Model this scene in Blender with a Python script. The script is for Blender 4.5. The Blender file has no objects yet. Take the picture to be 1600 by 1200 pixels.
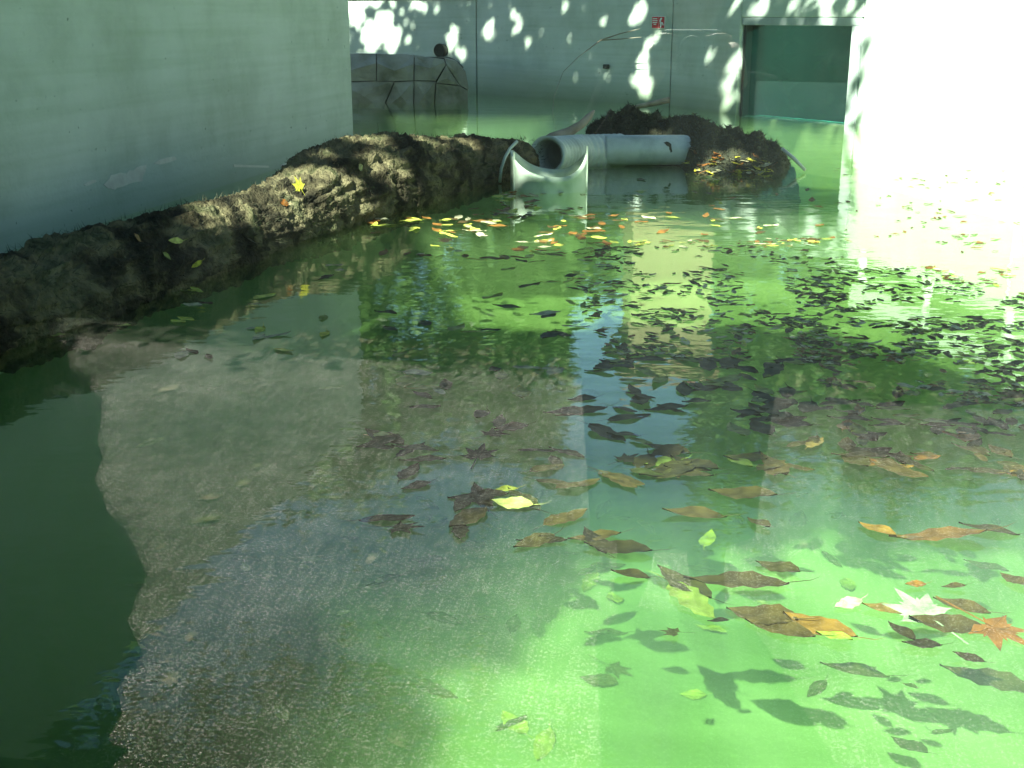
import bpy, bmesh, math, random
from mathutils import Vector, Matrix, noise
from mathutils.bvhtree import BVHTree
random.seed(7)
R = math.radians
SC = bpy.context.scene
COL = SC.collection

# ------------------------------------------------------------------ camera
F_PX, HOR = 1900.0, 25.0
PITCH = math.atan((600 - HOR) / F_PX)
CAM = Vector((0, 0, 1.0))                 # water level is z = 0, the path behind the glass z = -0.6
cd = bpy.data.cameras.new('camera')
cam = bpy.data.objects.new('camera', cd); COL.objects.link(cam)
cam.location = CAM
cam.rotation_euler = (math.pi / 2 - PITCH, 0, 0)
cd.sensor_width = 36; cd.lens = 36 * F_PX / 1600
cd.clip_start = 0.02; cd.clip_end = 2000
SC.camera = cam

# ------------------------------------------------------------------ world, sun, exposure
SUN_EL = R(42)
SUN_H = Vector((-0.30, -0.954, 0)).normalized()
S = Vector((SUN_H.x * math.cos(SUN_EL), SUN_H.y * math.cos(SUN_EL), math.sin(SUN_EL)))
w = bpy.data.worlds.new('World'); SC.world = w; w.use_nodes = True
nt = w.node_tree
bg = nt.nodes['Background']
sky = nt.nodes.new('ShaderNodeTexSky'); sky.sky_type = 'NISHITA'; sky.sun_disc = False
sky.sun_elevation = SUN_EL
sky.sun_rotation = math.atan2(SUN_H.x, SUN_H.y)
sky.air_density = 1.0; sky.dust_density = 0.2; sky.ozone_density = 1.8
nt.links.new(sky.outputs[0], bg.inputs[0]); bg.inputs[1].default_value = 0.05
sl = bpy.data.lights.new('sun', 'SUN'); sl.energy = 5.0; sl.angle = R(0.53); sl.color = (1.0, 0.95, 0.86)
so = bpy.data.objects.new('sun', sl); COL.objects.link(so)
so.rotation_euler = S.to_track_quat('Z', 'Y').to_euler()
SC.view_settings.view_transform = 'Standard'
SC.view_settings.look = 'None'
SC.view_settings.gamma = 1.0
SC.view_settings.use_curve_mapping = False
SC.view_settings.exposure = 2.55
SC.render.engine = 'CYCLES'
SC.cycles.use_denoising = True
SC.cycles.max_bounces = 7
SC.cycles.diffuse_bounces = 3
SC.cycles.glossy_bounces = 3
SC.cycles.transparent_max_bounces = 16
SC.cycles.volume_bounces = 1
SC.cycles.sample_clamp_indirect = 6
SC.cycles.caustics_reflective = False
SC.cycles.caustics_refractive = False

# ------------------------------------------------------------------ pixel -> place helpers
CP, SP = math.cos(PITCH), math.sin(PITCH)
def ray(px, py):
    u, v = (px - 800) / F_PX, (600 - py) / F_PX
    return Vector((u, CP + v * SP, -SP + v * CP)).normalized()
def on_z(px, py, z=0.0):
    d = ray(px, py); t = (z - CAM.z) / d.z
    return CAM + d * t
def at_dist(px, py, y):
    d = ray(px, py); return CAM + d * (y / d.y)
def on_plane(px, py, p0, n):
    d = ray(px, py); t = (p0 - CAM).dot(n) / d.dot(n)
    return CAM + d * t
GN = Vector((math.sin(R(8.1)), math.cos(R(8.1)), 0))     # the viewing pane's normal
GD = 1.35
GP = Vector((CAM.x, CAM.y, 0)) + GN * GD
GT = Vector((GN.y, -GN.x, 0))
def mirror(p):
    return p - GN * (2 * (p - GP).dot(GN))

# ------------------------------------------------------------------ object helpers
def tag(o, label=None, cat=None, group=None, kind=None):
    if label: o['label'] = label
    if cat: o['category'] = cat
    if group: o['group'] = group
    if kind: o['kind'] = kind
    return o
def link(name, me, mat, parent=None, smooth=False):
    if mat and not me.materials: me.materials.append(mat)
    o = bpy.data.objects.new(name, me); COL.objects.link(o)
    if parent: o.parent = parent
    if smooth: me.polygons.foreach_set('use_smooth', [True] * len(me.polygons))
    return o
def obj(name, bm, mat, parent=None, smooth=False):
    bmesh.ops.recalc_face_normals(bm, faces=bm.faces[:])
    me = bpy.data.meshes.new(name); bm.to_mesh(me); bm.free()
    return link(name, me, mat, parent, smooth)
def raw(name, vs, fs, mat, parent=None, smooth=False):
    me = bpy.data.meshes.new(name); me.from_pydata([tuple(v) for v in vs], [], fs); me.update()
    return link(name, me, mat, parent, smooth)
def empty(name, loc=(0, 0, 0)):
    o = bpy.data.objects.new(name, None); COL.objects.link(o); o.location = loc
    o.empty_display_size = 0.1
    return o
def put(child, parent):
    child.parent = parent; child.matrix_parent_inverse = Matrix.Translation(-Vector(parent.location))
    return child
def prism(bm, pts, z0, z1):
    lo = [bm.verts.new((p[0], p[1], z0)) for p in pts]
    hi = [bm.verts.new((p[0], p[1], z1)) for p in pts]
    n = len(pts)
    bm.faces.new(lo[::-1]); bm.faces.new(hi)
    for i in range(n):
        bm.faces.new((lo[i], lo[(i + 1) % n], hi[(i + 1) % n], hi[i]))
def box_between(bm, a, b, thick, z0, z1, side=1):
    """upright slab from a to b, thick to the given side of the a->b line"""
    d = (Vector((b[0], b[1], 0)) - Vector((a[0], a[1], 0))).normalized()
    n = Vector((-d.y, d.x, 0)) * side * thick
    a = Vector((a[0], a[1], 0)); b = Vector((b[0], b[1], 0))
    prism(bm, [a, b, b + n, a + n], z0, z1)
def bevel(bm, off, seg=2):
    bmesh.ops.recalc_face_normals(bm, faces=bm.faces[:])
    bmesh.ops.bevel(bm, geom=bm.edges[:], offset=off, segments=seg, affect='EDGES', profile=0.6)
def tube(bm, pts, rads, seg=10, cap=True):
    rings = []
    up = Vector((0, 0, 1))
    for i, p in enumerate(pts):
        p = Vector(p)
        t = (Vector(pts[min(i + 1, len(pts) - 1)]) - Vector(pts[max(i - 1, 0)])).normalized()
        a = t.cross(up)
        if a.length < 1e-3: a = t.cross(Vector((1, 0, 0)))
        a.normalize(); b = a.cross(t)
        r = rads[i] if hasattr(rads, '__len__') else rads
        rings.append([bm.verts.new(p + a * (math.cos(q * 2 * math.pi / seg) * r) + b * (math.sin(q * 2 * math.pi / seg) * r)) for q in range(seg)])
    for r0, r1 in zip(rings, rings[1:]):
        for q in range(seg):
            bm.faces.new((r0[q], r0[(q + 1) % seg], r1[(q + 1) % seg], r1[q]))
    if cap:
        bm.faces.new(rings[0][::-1]); bm.faces.new(rings[-1])
def nz(x, y=0.0, z=0.0): return noise.noise(Vector((x, y, z)))
def fbm(p, o=4):
    return noise.fractal(Vector(p), 1.0, 2.0, o)
def inpoly(x, y, poly):
    c = False; n = len(poly); j = n - 1
    for i in range(n):
        xi, yi = poly[i][0], poly[i][1]; xj, yj = poly[j][0], poly[j][1]
        if (yi > y) != (yj > y) and x < (xj - xi) * (y - yi) / (yj - yi) + xi: c = not c
        j = i
    return c

# ------------------------------------------------------------------ materials
def mat(name):
    m = bpy.data.materials.new(name); m.use_nodes = True
    n = m.node_tree.nodes; b = n['Principled BSDF']
    return m, n, m.node_tree.links, b
def N(nodes, typ, **kw):
    x = nodes.new(typ)
    for k, v in kw.items(): setattr(x, k, v)
    return x
def ramp(nodes, stops):
    r = nodes.new('ShaderNodeValToRGB'); e = r.color_ramp.elements
    while len(e) < len(stops): e.new(0.5)
    for i, (p, c) in enumerate(stops):
        e[i].position = p; e[i].color = (c[0], c[1], c[2], 1)
    return r
def noise_mat(name, stops, scale=4, detail=8, rough=0.8, bump=0.3, bscale=30, stretch=(1, 1, 1), dist=0.02, spec=0.3, coord='Object', distort=0.0):
    m, n, l, b = mat(name)
    tc = N(n, 'ShaderNodeTexCoord'); mp = N(n, 'ShaderNodeMapping'); mp.inputs['Scale'].default_value = stretch
    l.new(tc.outputs[coord], mp.inputs[0])
    t = N(n, 'ShaderNodeTexNoise'); t.inputs['Scale'].default_value = scale; t.inputs['Detail'].default_value = detail
    t.inputs['Distortion'].default_value = distort
    l.new(mp.outputs[0], t.inputs[0])
    r = ramp(n, stops); l.new(t.outputs[0], r.inputs[0]); l.new(r.outputs[0], b.inputs['Base Color'])
    t2 = N(n, 'ShaderNodeTexNoise'); t2.inputs['Scale'].default_value = bscale; t2.inputs['Detail'].default_value = 6
    l.new(mp.outputs[0], t2.inputs[0])
    bp = N(n, 'ShaderNodeBump'); bp.inputs['Strength'].default_value = bump; bp.inputs['Distance'].default_value = dist
    l.new(t2.outputs[0], bp.inputs['Height']); l.new(bp.outputs[0], b.inputs['Normal'])
    b.inputs['Roughness'].default_value = rough; b.inputs['Specular IOR Level'].default_value = spec
    return m
def plain(name, c, rough=0.5, metal=0.0, spec=0.4):
    m, n, l, b = mat(name)
    b.inputs['Base Color'].default_value = (*c, 1); b.inputs['Roughness'].default_value = rough
    b.inputs['Metallic'].default_value = metal; b.inputs['Specular IOR Level'].default_value = spec
    return m

def wall_material(name, k, alg=0.75):
    m, n, l, b = mat(name)
    g = N(n, 'ShaderNodeNewGeometry'); sx = N(n, 'ShaderNodeSeparateXYZ'); l.new(g.outputs['Position'], sx.inputs[0])
    mp = N(n, 'ShaderNodeMapping'); mp.inputs['Scale'].default_value = (1.3, 1.3, 1.0); l.new(g.outputs['Position'], mp.inputs[0])
    t = N(n, 'ShaderNodeTexNoise'); t.inputs['Scale'].default_value = 1.6; t.inputs['Detail'].default_value = 9; t.inputs['Roughness'].default_value = 0.62
    l.new(mp.outputs[0], t.inputs[0])
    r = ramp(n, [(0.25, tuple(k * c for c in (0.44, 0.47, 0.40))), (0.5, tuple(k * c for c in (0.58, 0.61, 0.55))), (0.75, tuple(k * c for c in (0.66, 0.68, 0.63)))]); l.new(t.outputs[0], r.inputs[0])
    # horizontal scum lines
    mp2 = N(n, 'ShaderNodeMapping'); mp2.inputs['Scale'].default_value = (0.5, 0.5, 14); l.new(g.outputs['Position'], mp2.inputs[0])
    t4 = N(n, 'ShaderNodeTexNoise'); t4.inputs['Scale'].default_value = 1.5; t4.inputs['Detail'].default_value = 5; l.new(mp2.outputs[0], t4.inputs[0])
    r4 = ramp(n, [(0.35, (0.90, 0.92, 0.88)), (0.6, (1, 1, 1))]); l.new(t4.outputs[0], r4.inputs[0])
    mu = N(n, 'ShaderNodeMixRGB', blend_type='MULTIPLY'); mu.inputs[0].default_value = 1.0
    l.new(r.outputs[0], mu.inputs[1]); l.new(r4.outputs[0], mu.inputs[2])
    # fine dark specks
    t3 = N(n, 'ShaderNodeTexNoise'); t3.inputs['Scale'].default_value = 26; t3.inputs['Detail'].default_value = 3; l.new(g.outputs['Position'], t3.inputs[0])
    r3 = ramp(n, [(0.24, (0.25, 0.28, 0.26)), (0.30, (1, 1, 1))]); l.new(t3.outputs[0], r3.inputs[0])
    mu2 = N(n, 'ShaderNodeMixRGB', blend_type='MULTIPLY'); mu2.inputs[0].default_value = 0.8
    l.new(mu.outputs[0], mu2.inputs[1]); l.new(r3.outputs[0], mu2.inputs[2])
    # green algae film up to a wavering line above the water
    ad = N(n, 'ShaderNodeMath', operation='MULTIPLY_ADD'); l.new(t.outputs[0], ad.inputs[0]); ad.inputs[1].default_value = -0.30; l.new(sx.outputs[2], ad.inputs[2])
    mr = N(n, 'ShaderNodeMapRange'); l.new(ad.outputs[0], mr.inputs[0])
    mr.inputs[1].default_value = -0.16; mr.inputs[2].default_value = 0.02 if alg < .5 else 0.22; mr.inputs[3].default_value = alg; mr.inputs[4].default_value = 0.0
    mx = N(n, 'ShaderNodeMixRGB'); l.new(mr.outputs[0], mx.inputs[0]); l.new(mu2.outputs[0], mx.inputs[1]); mx.inputs[2].default_value = (0.16, 0.22, 0.10, 1)
    l.new(mx.outputs[0], b.inputs['Base Color'])
    t2 = N(n, 'ShaderNodeTexNoise'); t2.inputs['Scale'].default_value = 45; t2.inputs['Detail'].default_value = 6; l.new(g.outputs['Position'], t2.inputs[0])
    bp = N(n, 'ShaderNodeBump'); bp.inputs['Strength'].default_value = 0.25; bp.inputs['Distance'].default_value = 0.01
    l.new(t2.outputs[0], bp.inputs['Height']); l.new(bp.outputs[0], b.inputs['Normal'])
    b.inputs['Roughness'].default_value = 0.7; b.inputs['Specular IOR Level'].default_value = 0.25
    return m
M = {}
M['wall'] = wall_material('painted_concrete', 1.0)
M['wallclean'] = wall_material('clean_pale_concrete', 1.28, 0.05)  # paler copy for the sunlit panels; sun glare is put into its colour
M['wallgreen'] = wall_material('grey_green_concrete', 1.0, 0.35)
M['rock'] = noise_mat('sculpted_rock', [(0.3, (0.13, 0.13, 0.09)), (0.5, (0.27, 0.25, 0.20)), (0.7, (0.36, 0.34, 0.29))], 3.5, 9, 0.85, 0.6, 22, dist=0.02)
M['core'] = plain('joint_shadow_mud', (0.03, 0.035, 0.025), 0.95)  # near-black colour of the core that shows in the joints
M['bark'] = noise_mat('sodden_bark', [(0.30, (0.010, 0.008, 0.006)), (0.44, (0.045, 0.034, 0.020)), (0.54, (0.18, 0.14, 0.08)), (0.64, (0.06, 0.058, 0.028)), (0.74, (0.30, 0.24, 0.15))], 5.0, 12, 0.8, 1.0, 60, dist=0.03, spec=0.12, distort=0.4)
M['mound'] = noise_mat('matted_peat', [(0.32, (0.012, 0.012, 0.009)), (0.5, (0.045, 0.045, 0.028)), (0.62, (0.06, 0.05, 0.028)), (0.75, (0.02, 0.026, 0.013))], 6.0, 12, 0.9, 1.0, 40, dist=0.05)
M['fibre'] = noise_mat('dead_reed_fibre', [(0.35, (0.015, 0.014, 0.008)), (0.55, (0.06, 0.05, 0.028)), (0.7, (0.028, 0.034, 0.014))], 14, 4, 0.85, 0.1, 40)
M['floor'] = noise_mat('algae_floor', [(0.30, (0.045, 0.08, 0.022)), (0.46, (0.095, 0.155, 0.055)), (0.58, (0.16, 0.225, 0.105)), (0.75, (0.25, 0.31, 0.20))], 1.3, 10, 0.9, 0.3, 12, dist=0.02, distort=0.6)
def add_left_shade(m):  # darkens the left part of the floor; shade put into its colour
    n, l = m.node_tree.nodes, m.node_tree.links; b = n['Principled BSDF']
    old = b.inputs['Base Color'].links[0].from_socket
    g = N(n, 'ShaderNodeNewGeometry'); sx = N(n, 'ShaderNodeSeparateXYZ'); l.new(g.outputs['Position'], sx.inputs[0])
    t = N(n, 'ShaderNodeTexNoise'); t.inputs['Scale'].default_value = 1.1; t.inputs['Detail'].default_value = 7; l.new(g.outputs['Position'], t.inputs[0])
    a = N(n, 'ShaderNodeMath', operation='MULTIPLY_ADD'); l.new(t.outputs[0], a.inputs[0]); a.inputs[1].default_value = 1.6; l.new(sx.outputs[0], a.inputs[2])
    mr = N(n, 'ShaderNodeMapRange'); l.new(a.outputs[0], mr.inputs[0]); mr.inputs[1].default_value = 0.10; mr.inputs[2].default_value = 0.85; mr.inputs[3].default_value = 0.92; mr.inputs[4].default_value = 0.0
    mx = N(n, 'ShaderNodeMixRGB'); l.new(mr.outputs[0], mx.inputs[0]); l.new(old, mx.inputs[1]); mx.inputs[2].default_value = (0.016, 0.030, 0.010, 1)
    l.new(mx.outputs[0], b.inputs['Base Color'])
add_left_shade(M['floor'])
M['plastic'] = noise_mat('weathered_white_plastic', [(0.3, (0.30, 0.36, 0.27)), (0.55, (0.52, 0.55, 0.47)), (0.75, (0.62, 0.63, 0.58))], 5, 6, 0.38, 0.05, 30, spec=0.5)
M['pipegrey'] = noise_mat('grey_pvc', [(0.3, (0.30, 0.32, 0.30)), (0.55, (0.52, 0.52, 0.50)), (0.75, (0.40, 0.41, 0.36))], 6, 6, 0.35, 0.05, 30, spec=0.5)
M['black'] = plain('black_rubber', (0.008, 0.010, 0.010), 0.6)
M['dark'] = plain('dark_interior', (0.030, 0.038, 0.034), 0.9)
M['metal'] = noise_mat('painted_frame', [(0.3, (0.34, 0.36, 0.35)), (0.7, (0.46, 0.48, 0.47))], 6, 5, 0.45, 0.05, 30)
M['red'] = plain('sign_red', (0.62, 0.03, 0.04), 0.45)
M['white'] = plain('sign_white', (0.80, 0.79, 0.76), 0.45)
M['boardwhite'] = plain('white_board', (0.72, 0.72, 0.70), 0.5)
M['bare'] = noise_mat('bare_render_patch', [(0.3, (0.68, 0.60, 0.54)), (0.7, (0.82, 0.75, 0.68))], 12, 6, 0.8, 0.2, 40)
M['stick'] = noise_mat('bleached_wood', [(0.3, (0.20, 0.15, 0.11)), (0.7, (0.38, 0.30, 0.23))], 9, 6, 0.75, 0.3, 50, stretch=(1, 1, 1))
M['trunk'] = noise_mat('tree_bark', [(0.3, (0.05, 0.04, 0.03)), (0.7, (0.14, 0.12, 0.09))], 6, 8, 0.9, 0.8, 20, stretch=(1, 1, 0.3), dist=0.04)
M['leafg'] = noise_mat('tree_leaf_green', [(0.3, (0.035, 0.075, 0.018)), (0.6, (0.07, 0.12, 0.025)), (0.8, (0.14, 0.15, 0.03))], 0.9, 4, 0.6, 0.0, 10)
M['cover'] = noise_mat('ground_cover_leaf', [(0.3, (0.04, 0.08, 0.02)), (0.6, (0.09, 0.15, 0.035)), (0.8, (0.16, 0.19, 0.05))], 2.5, 4, 0.55, 0.0, 10)
M['litter'] = noise_mat('leaf_litter', [(0.3, (0.12, 0.08, 0.04)), (0.5, (0.28, 0.21, 0.12)), (0.7, (0.40, 0.34, 0.22))], 8, 4, 0.8, 0.0, 10)
M['soil'] = noise_mat('soil', [(0.3, (0.03, 0.035, 0.018)), (0.7, (0.075, 0.07, 0.04))], 3, 8, 0.95, 0.5, 20)
M['darkrock'] = noise_mat('dark_boulder_stone', [(0.3, (0.008, 0.008, 0.008)), (0.7, (0.025, 0.025, 0.022))], 5, 8, 0.95, 0.6, 20)
M['coat'] = noise_mat('dark_wool', [(0.3, (0.008, 0.009, 0.011)), (0.7, (0.016, 0.017, 0.020))], 40, 4, 0.95, 0.2, 80, spec=0.1)
M['skin'] = plain('skin', (0.42, 0.26, 0.19), 0.55)
M['hair'] = plain('dark_hair', (0.02, 0.014, 0.010), 0.6)
M['tan'] = noise_mat('tan_render', [(0.3, (0.17, 0.135, 0.07)), (0.7, (0.24, 0.20, 0.11))], 2, 6, 0.85, 0.1, 30)
M['roof'] = plain('roof_tile', (0.22, 0.12, 0.08), 0.8)

def asphalt():
    m, n, l, b = mat('pale_worn_asphalt')
    tc = N(n, 'ShaderNodeTexCoord')
    v = N(n, 'ShaderNodeTexVoronoi'); v.inputs['Scale'].default_value = 230; l.new(tc.outputs['Object'], v.inputs[0])
    hs = N(n, 'ShaderNodeSeparateColor'); l.new(v.outputs['Color'], hs.inputs[0])
    t3 = N(n, 'ShaderNodeTexNoise'); t3.inputs['Scale'].default_value = 9; t3.inputs['Detail'].default_value = 8; l.new(tc.outputs['Object'], t3.inputs[0])
    ad = N(n, 'ShaderNodeMath', operation='MULTIPLY_ADD'); l.new(t3.outputs[0], ad.inputs[0]); ad.inputs[1].default_value = 0.30; ad.inputs[2].default_value = -0.15
    a2 = N(n, 'ShaderNodeMath', operation='ADD'); l.new(ad.outputs[0], a2.inputs[0]); l.new(hs.outputs[0], a2.inputs[1])
    r = ramp(n, [(0.0, (0.03, 0.027, 0.022)), (0.6, (0.075, 0.066, 0.056)), (0.82, (0.12, 0.105, 0.09)), (0.90, (0.50, 0.48, 0.43)), (0.95, (0.95, 0.93, 0.88))]); l.new(a2.outputs[0], r.inputs[0])
    t = N(n, 'ShaderNodeTexNoise'); t.inputs['Scale'].default_value = 1.7; t.inputs['Detail'].default_value = 9; l.new(tc.outputs['Object'], t.inputs[0])
    r2 = ramp(n, [(0.28, (0.55, 0.56, 0.50)), (0.5, (1.0, 0.94, 0.90)), (0.72, (1.45, 1.34, 1.30))]); l.new(t.outputs[0], r2.inputs[0])
    mu = N(n, 'ShaderNodeMixRGB', blend_type='MULTIPLY'); mu.inputs[0].default_value = 1; l.new(r.outputs[0], mu.inputs[1]); l.new(r2.outputs[0], mu.inputs[2])
    l.new(mu.outputs[0], b.inputs['Base Color'])
    bp = N(n, 'ShaderNodeBump'); bp.inputs['Strength'].default_value = 0.5; bp.inputs['Distance'].default_value = 0.003
    l.new(v.outputs['Distance'], bp.inputs['Height']); l.new(bp.outputs[0], b.inputs['Normal'])
    b.inputs['Roughness'].default_value = 0.85; b.inputs['Specular IOR Level'].default_value = 0.08
    return m
M['asphalt'] = asphalt()

def schlick(n, l, normal, f0):
    g = N(n, 'ShaderNodeNewGeometry')
    d = N(n, 'ShaderNodeVectorMath', operation='DOT_PRODUCT'); l.new(g.outputs['Incoming'], d.inputs[0])
    l.new(normal if normal else g.outputs['Normal'], d.inputs[1])
    a = N(n, 'ShaderNodeMath', operation='ABSOLUTE'); l.new(d.outputs['Value'], a.inputs[0])
    s = N(n, 'ShaderNodeMath', operation='SUBTRACT', use_clamp=True); s.inputs[0].default_value = 1; l.new(a.outputs[0], s.inputs[1])
    p = N(n, 'ShaderNodeMath', operation='POWER'); l.new(s.outputs[0], p.inputs[0]); p.inputs[1].default_value = 5
    q = N(n, 'ShaderNodeMath', operation='MULTIPLY_ADD', use_clamp=True); l.new(p.outputs[0], q.inputs[0]); q.inputs[1].default_value = 1 - f0; q.inputs[2].default_value = f0
    return q.outputs[0]
def water_material():
    m, n, l, b = mat('green_pool_water'); n.remove(b)
    out = n['Material Output']
    g = N(n, 'ShaderNodeNewGeometry')
    mp = N(n, 'ShaderNodeMapping'); mp.inputs['Scale'].default_value = (1, 1.6, 1); l.new(g.outputs['Position'], mp.inputs[0])
    t1 = N(n, 'ShaderNodeTexNoise'); t1.inputs['Scale'].default_value = 2.2; t1.inputs['Detail'].default_value = 3; l.new(mp.outputs[0], t1.inputs[0])
    t2 = N(n, 'ShaderNodeTexNoise'); t2.inputs['Scale'].default_value = 14; t2.inputs['Detail'].default_value = 2; l.new(mp.outputs[0], t2.inputs[0])
    ad = N(n, 'ShaderNodeMath', operation='MULTIPLY_ADD'); l.new(t2.outputs[0], ad.inputs[0]); ad.inputs[1].default_value = 0.13; l.new(t1.outputs[0], ad.inputs[2])
    bp = N(n, 'ShaderNodeBump'); bp.inputs['Strength'].default_value = 1.0; bp.inputs['Distance'].default_value = 0.0034
    l.new(ad.outputs[0], bp.inputs['Height'])
    f = schlick(n, l, bp.outputs[0], 0.02)
    tr = N(n, 'ShaderNodeBsdfTransparent'); tr.inputs[0].default_value = (0.90, 0.965, 0.78, 1)
    gl = N(n, 'ShaderNodeBsdfGlossy'); gl.inputs['Roughness'].default_value = 0.015; gl.inputs['Color'].default_value = (1, 1, 1, 1)
    l.new(bp.outputs[0], gl.inputs['Normal'])
    mx = N(n, 'ShaderNodeMixShader'); l.new(f, mx.inputs[0]); l.new(tr.outputs[0], mx.inputs[1]); l.new(gl.outputs[0], mx.inputs[2])
    l.new(mx.outputs[0], out.inputs['Surface'])
    va = N(n, 'ShaderNodeVolumeAbsorption'); va.inputs[0].default_value = (0.60, 0.88, 0.30, 1); va.inputs[1].default_value = 0.30
    vs = N(n, 'ShaderNodeVolumeScatter'); vs.inputs[0].default_value = (0.68, 0.93, 0.55, 1); vs.inputs[1].default_value = 0.24
    av = N(n, 'ShaderNodeAddShader'); l.new(va.outputs[0], av.inputs[0]); l.new(vs.outputs[0], av.inputs[1]); l.new(av.outputs[0], out.inputs['Volume'])
    return m
M['water'] = water_material()
def glass_material(name, tint, dirt_haze):
    m, n, l, b = mat(name); n.remove(b)
    out = n['Material Output']
    f = schlick(n, l, None, 0.042)
    tr = N(n, 'ShaderNodeBsdfTransparent'); tr.inputs[0].default_value = (*tint, 1)
    gl = N(n, 'ShaderNodeBsdfGlossy'); gl.inputs['Roughness'].default_value = 0.0; gl.inputs['Color'].default_value = (1, 1, 1, 1)
    mx = N(n, 'ShaderNodeMixShader'); l.new(f, mx.inputs[0]); l.new(tr.outputs[0], mx.inputs[1]); l.new(gl.outputs[0], mx.inputs[2])
    # dust film and dried drips on the pane, denser rightward as painted haze
    g = N(n, 'ShaderNodeNewGeometry')
    mp = N(n, 'ShaderNodeMapping'); mp.inputs['Scale'].default_value = (3, 3, 1.2); l.new(g.outputs['Position'], mp.inputs[0])
    t = N(n, 'ShaderNodeTexNoise'); t.inputs['Scale'].default_value = 1.3; t.inputs['Detail'].default_value = 5; l.new(mp.outputs[0], t.inputs[0])
    mp2 = N(n, 'ShaderNodeMapping'); mp2.inputs['Scale'].default_value = (60, 60, 4); l.new(g.outputs['Position'], mp2.inputs[0])
    t2 = N(n, 'ShaderNodeTexNoise'); t2.inputs['Scale'].default_value = 1.0; t2.inputs['Detail'].default_value = 4; l.new(mp2.outputs[0], t2.inputs[0])
    r1 = ramp(n, [(0.42, (0.15, 0.15, 0.15)), (0.70, (1, 1, 1))]); l.new(t.outputs[0], r1.inputs[0])
    r2 = ramp(n, [(0.45, (0.6, 0.6, 0.6)), (0.78, (1.0, 1.0, 1.0))]); l.new(t2.outputs[0], r2.inputs[0])
    mm = N(n, 'ShaderNodeMath', operation='MULTIPLY'); l.new(r1.outputs[0], mm.inputs[0]); l.new(r2.outputs[0], mm.inputs[1])
    sx = N(n, 'ShaderNodeSeparateXYZ'); l.new(g.outputs['Position'], sx.inputs[0])
    mr = N(n, 'ShaderNodeMapRange'); l.new(sx.outputs[0], mr.inputs[0]); mr.inputs[1].default_value = -0.45; mr.inputs[2].default_value = 0.35; mr.inputs[3].default_value = 0.12 * dirt_haze; mr.inputs[4].default_value = dirt_haze
    m2 = N(n, 'ShaderNodeMath', operation='MULTIPLY'); l.new(mm.outputs[0], m2.inputs[0]); l.new(mr.outputs[0], m2.inputs[1])
    df = N(n, 'ShaderNodeBsdfDiffuse'); df.inputs[0].default_value = (0.62, 0.72, 0.68, 1)
    m3 = N(n, 'ShaderNodeMixShader'); l.new(m2.outputs[0], m3.inputs[0]); l.new(mx.outputs[0], m3.inputs[1]); l.new(df.outputs[0], m3.inputs[2])
    l.new(m3.outputs[0], out.inputs['Surface'])
    return m
M['glass'] = glass_material('viewing_pane_glass', (0.85, 0.965, 0.905), 0.016)
M['glass2'] = glass_material('far_window_glass', (0.50, 0.80, 0.76), 0.01)
def emit(name, c, s):
    m, n, l, b = mat(name)
    b.inputs['Base Color'].default_value = (*c, 1); b.inputs['Emission Color'].default_value = (*c, 1); b.inputs['Emission Strength'].default_value = s
    return m
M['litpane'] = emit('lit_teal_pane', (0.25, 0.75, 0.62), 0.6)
M['hall_lamp'] = emit('hall_lamp', (0.5, 1.0, 0.92), 14.0)  # glow of an added, unseen source inside the hall
M['hall'] = noise_mat('mottled_teal_hall', [(0.40, (0.006, 0.010, 0.007)), (0.47, (0.03, 0.055, 0.03)), (0.53, (0.07, 0.14, 0.14)), (0.62, (0.30, 0.50, 0.58))], 5.5, 5, 0.8, 0.0, 10)  # mottling paints in sky and foliage reflections of the far window

def leaf_material(name, stops, rough=0.35):
    m, n, l, b = mat(name)
    oi = N(n, 'ShaderNodeObjectInfo'); r = ramp(n, stops); l.new(oi.outputs['Random'], r.inputs[0])
    tc = N(n, 'ShaderNodeTexCoord'); t = N(n, 'ShaderNodeTexNoise'); t.inputs['Scale'].default_value = 30; t.inputs['Detail'].default_value = 5
    l.new(tc.outputs['Object'], t.inputs[0])
    r2 = ramp(n, [(0.35, (0.45, 0.42, 0.38)), (0.65, (1.2, 1.15, 1.0))]); l.new(t.outputs[0], r2.inputs[0])
    mu = N(n, 'ShaderNodeMixRGB', blend_type='MULTIPLY'); mu.inputs[0].default_value = 0.8; l.new(r.outputs[0], mu.inputs[1]); l.new(r2.outputs[0], mu.inputs[2])
    l.new(mu.outputs[0], b.inputs['Base Color']); b.inputs['Roughness'].default_value = rough; b.inputs['Specular IOR Level'].default_value = 0.22
    bp = N(n, 'ShaderNodeBump'); bp.inputs['Strength'].default_value = 0.4; bp.inputs['Distance'].default_value = 0.004
    l.new(t.outputs[0], bp.inputs['Height']); l.new(bp.outputs[0], b.inputs['Normal'])
    return m
M['lf_brown'] = leaf_material('wet_brown_leaf', [(0.0, (0.018, 0.014, 0.007)), (0.35, (0.050, 0.036, 0.013)), (0.65, (0.085, 0.052, 0.018)), (1.0, (0.036, 0.040, 0.012))], 0.55)
M['lf_orange'] = leaf_material('orange_leaf', [(0.0, (0.22, 0.075, 0.015)), (0.4, (0.27, 0.13, 0.026)), (0.7, (0.13, 0.05, 0.016)), (1.0, (0.28, 0.17, 0.05))], 0.5)
M['lf_yellow'] = leaf_material('yellow_leaf', [(0.0, (0.55, 0.46, 0.05)), (0.5, (0.50, 0.52, 0.08)), (1.0, (0.60, 0.50, 0.20))], 0.5)
M['lf_pale'] = leaf_material('pale_dry_leaf', [(0.0, (0.42, 0.36, 0.24)), (0.5, (0.50, 0.45, 0.32)), (1.0, (0.36, 0.34, 0.22))], 0.6)
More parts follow.
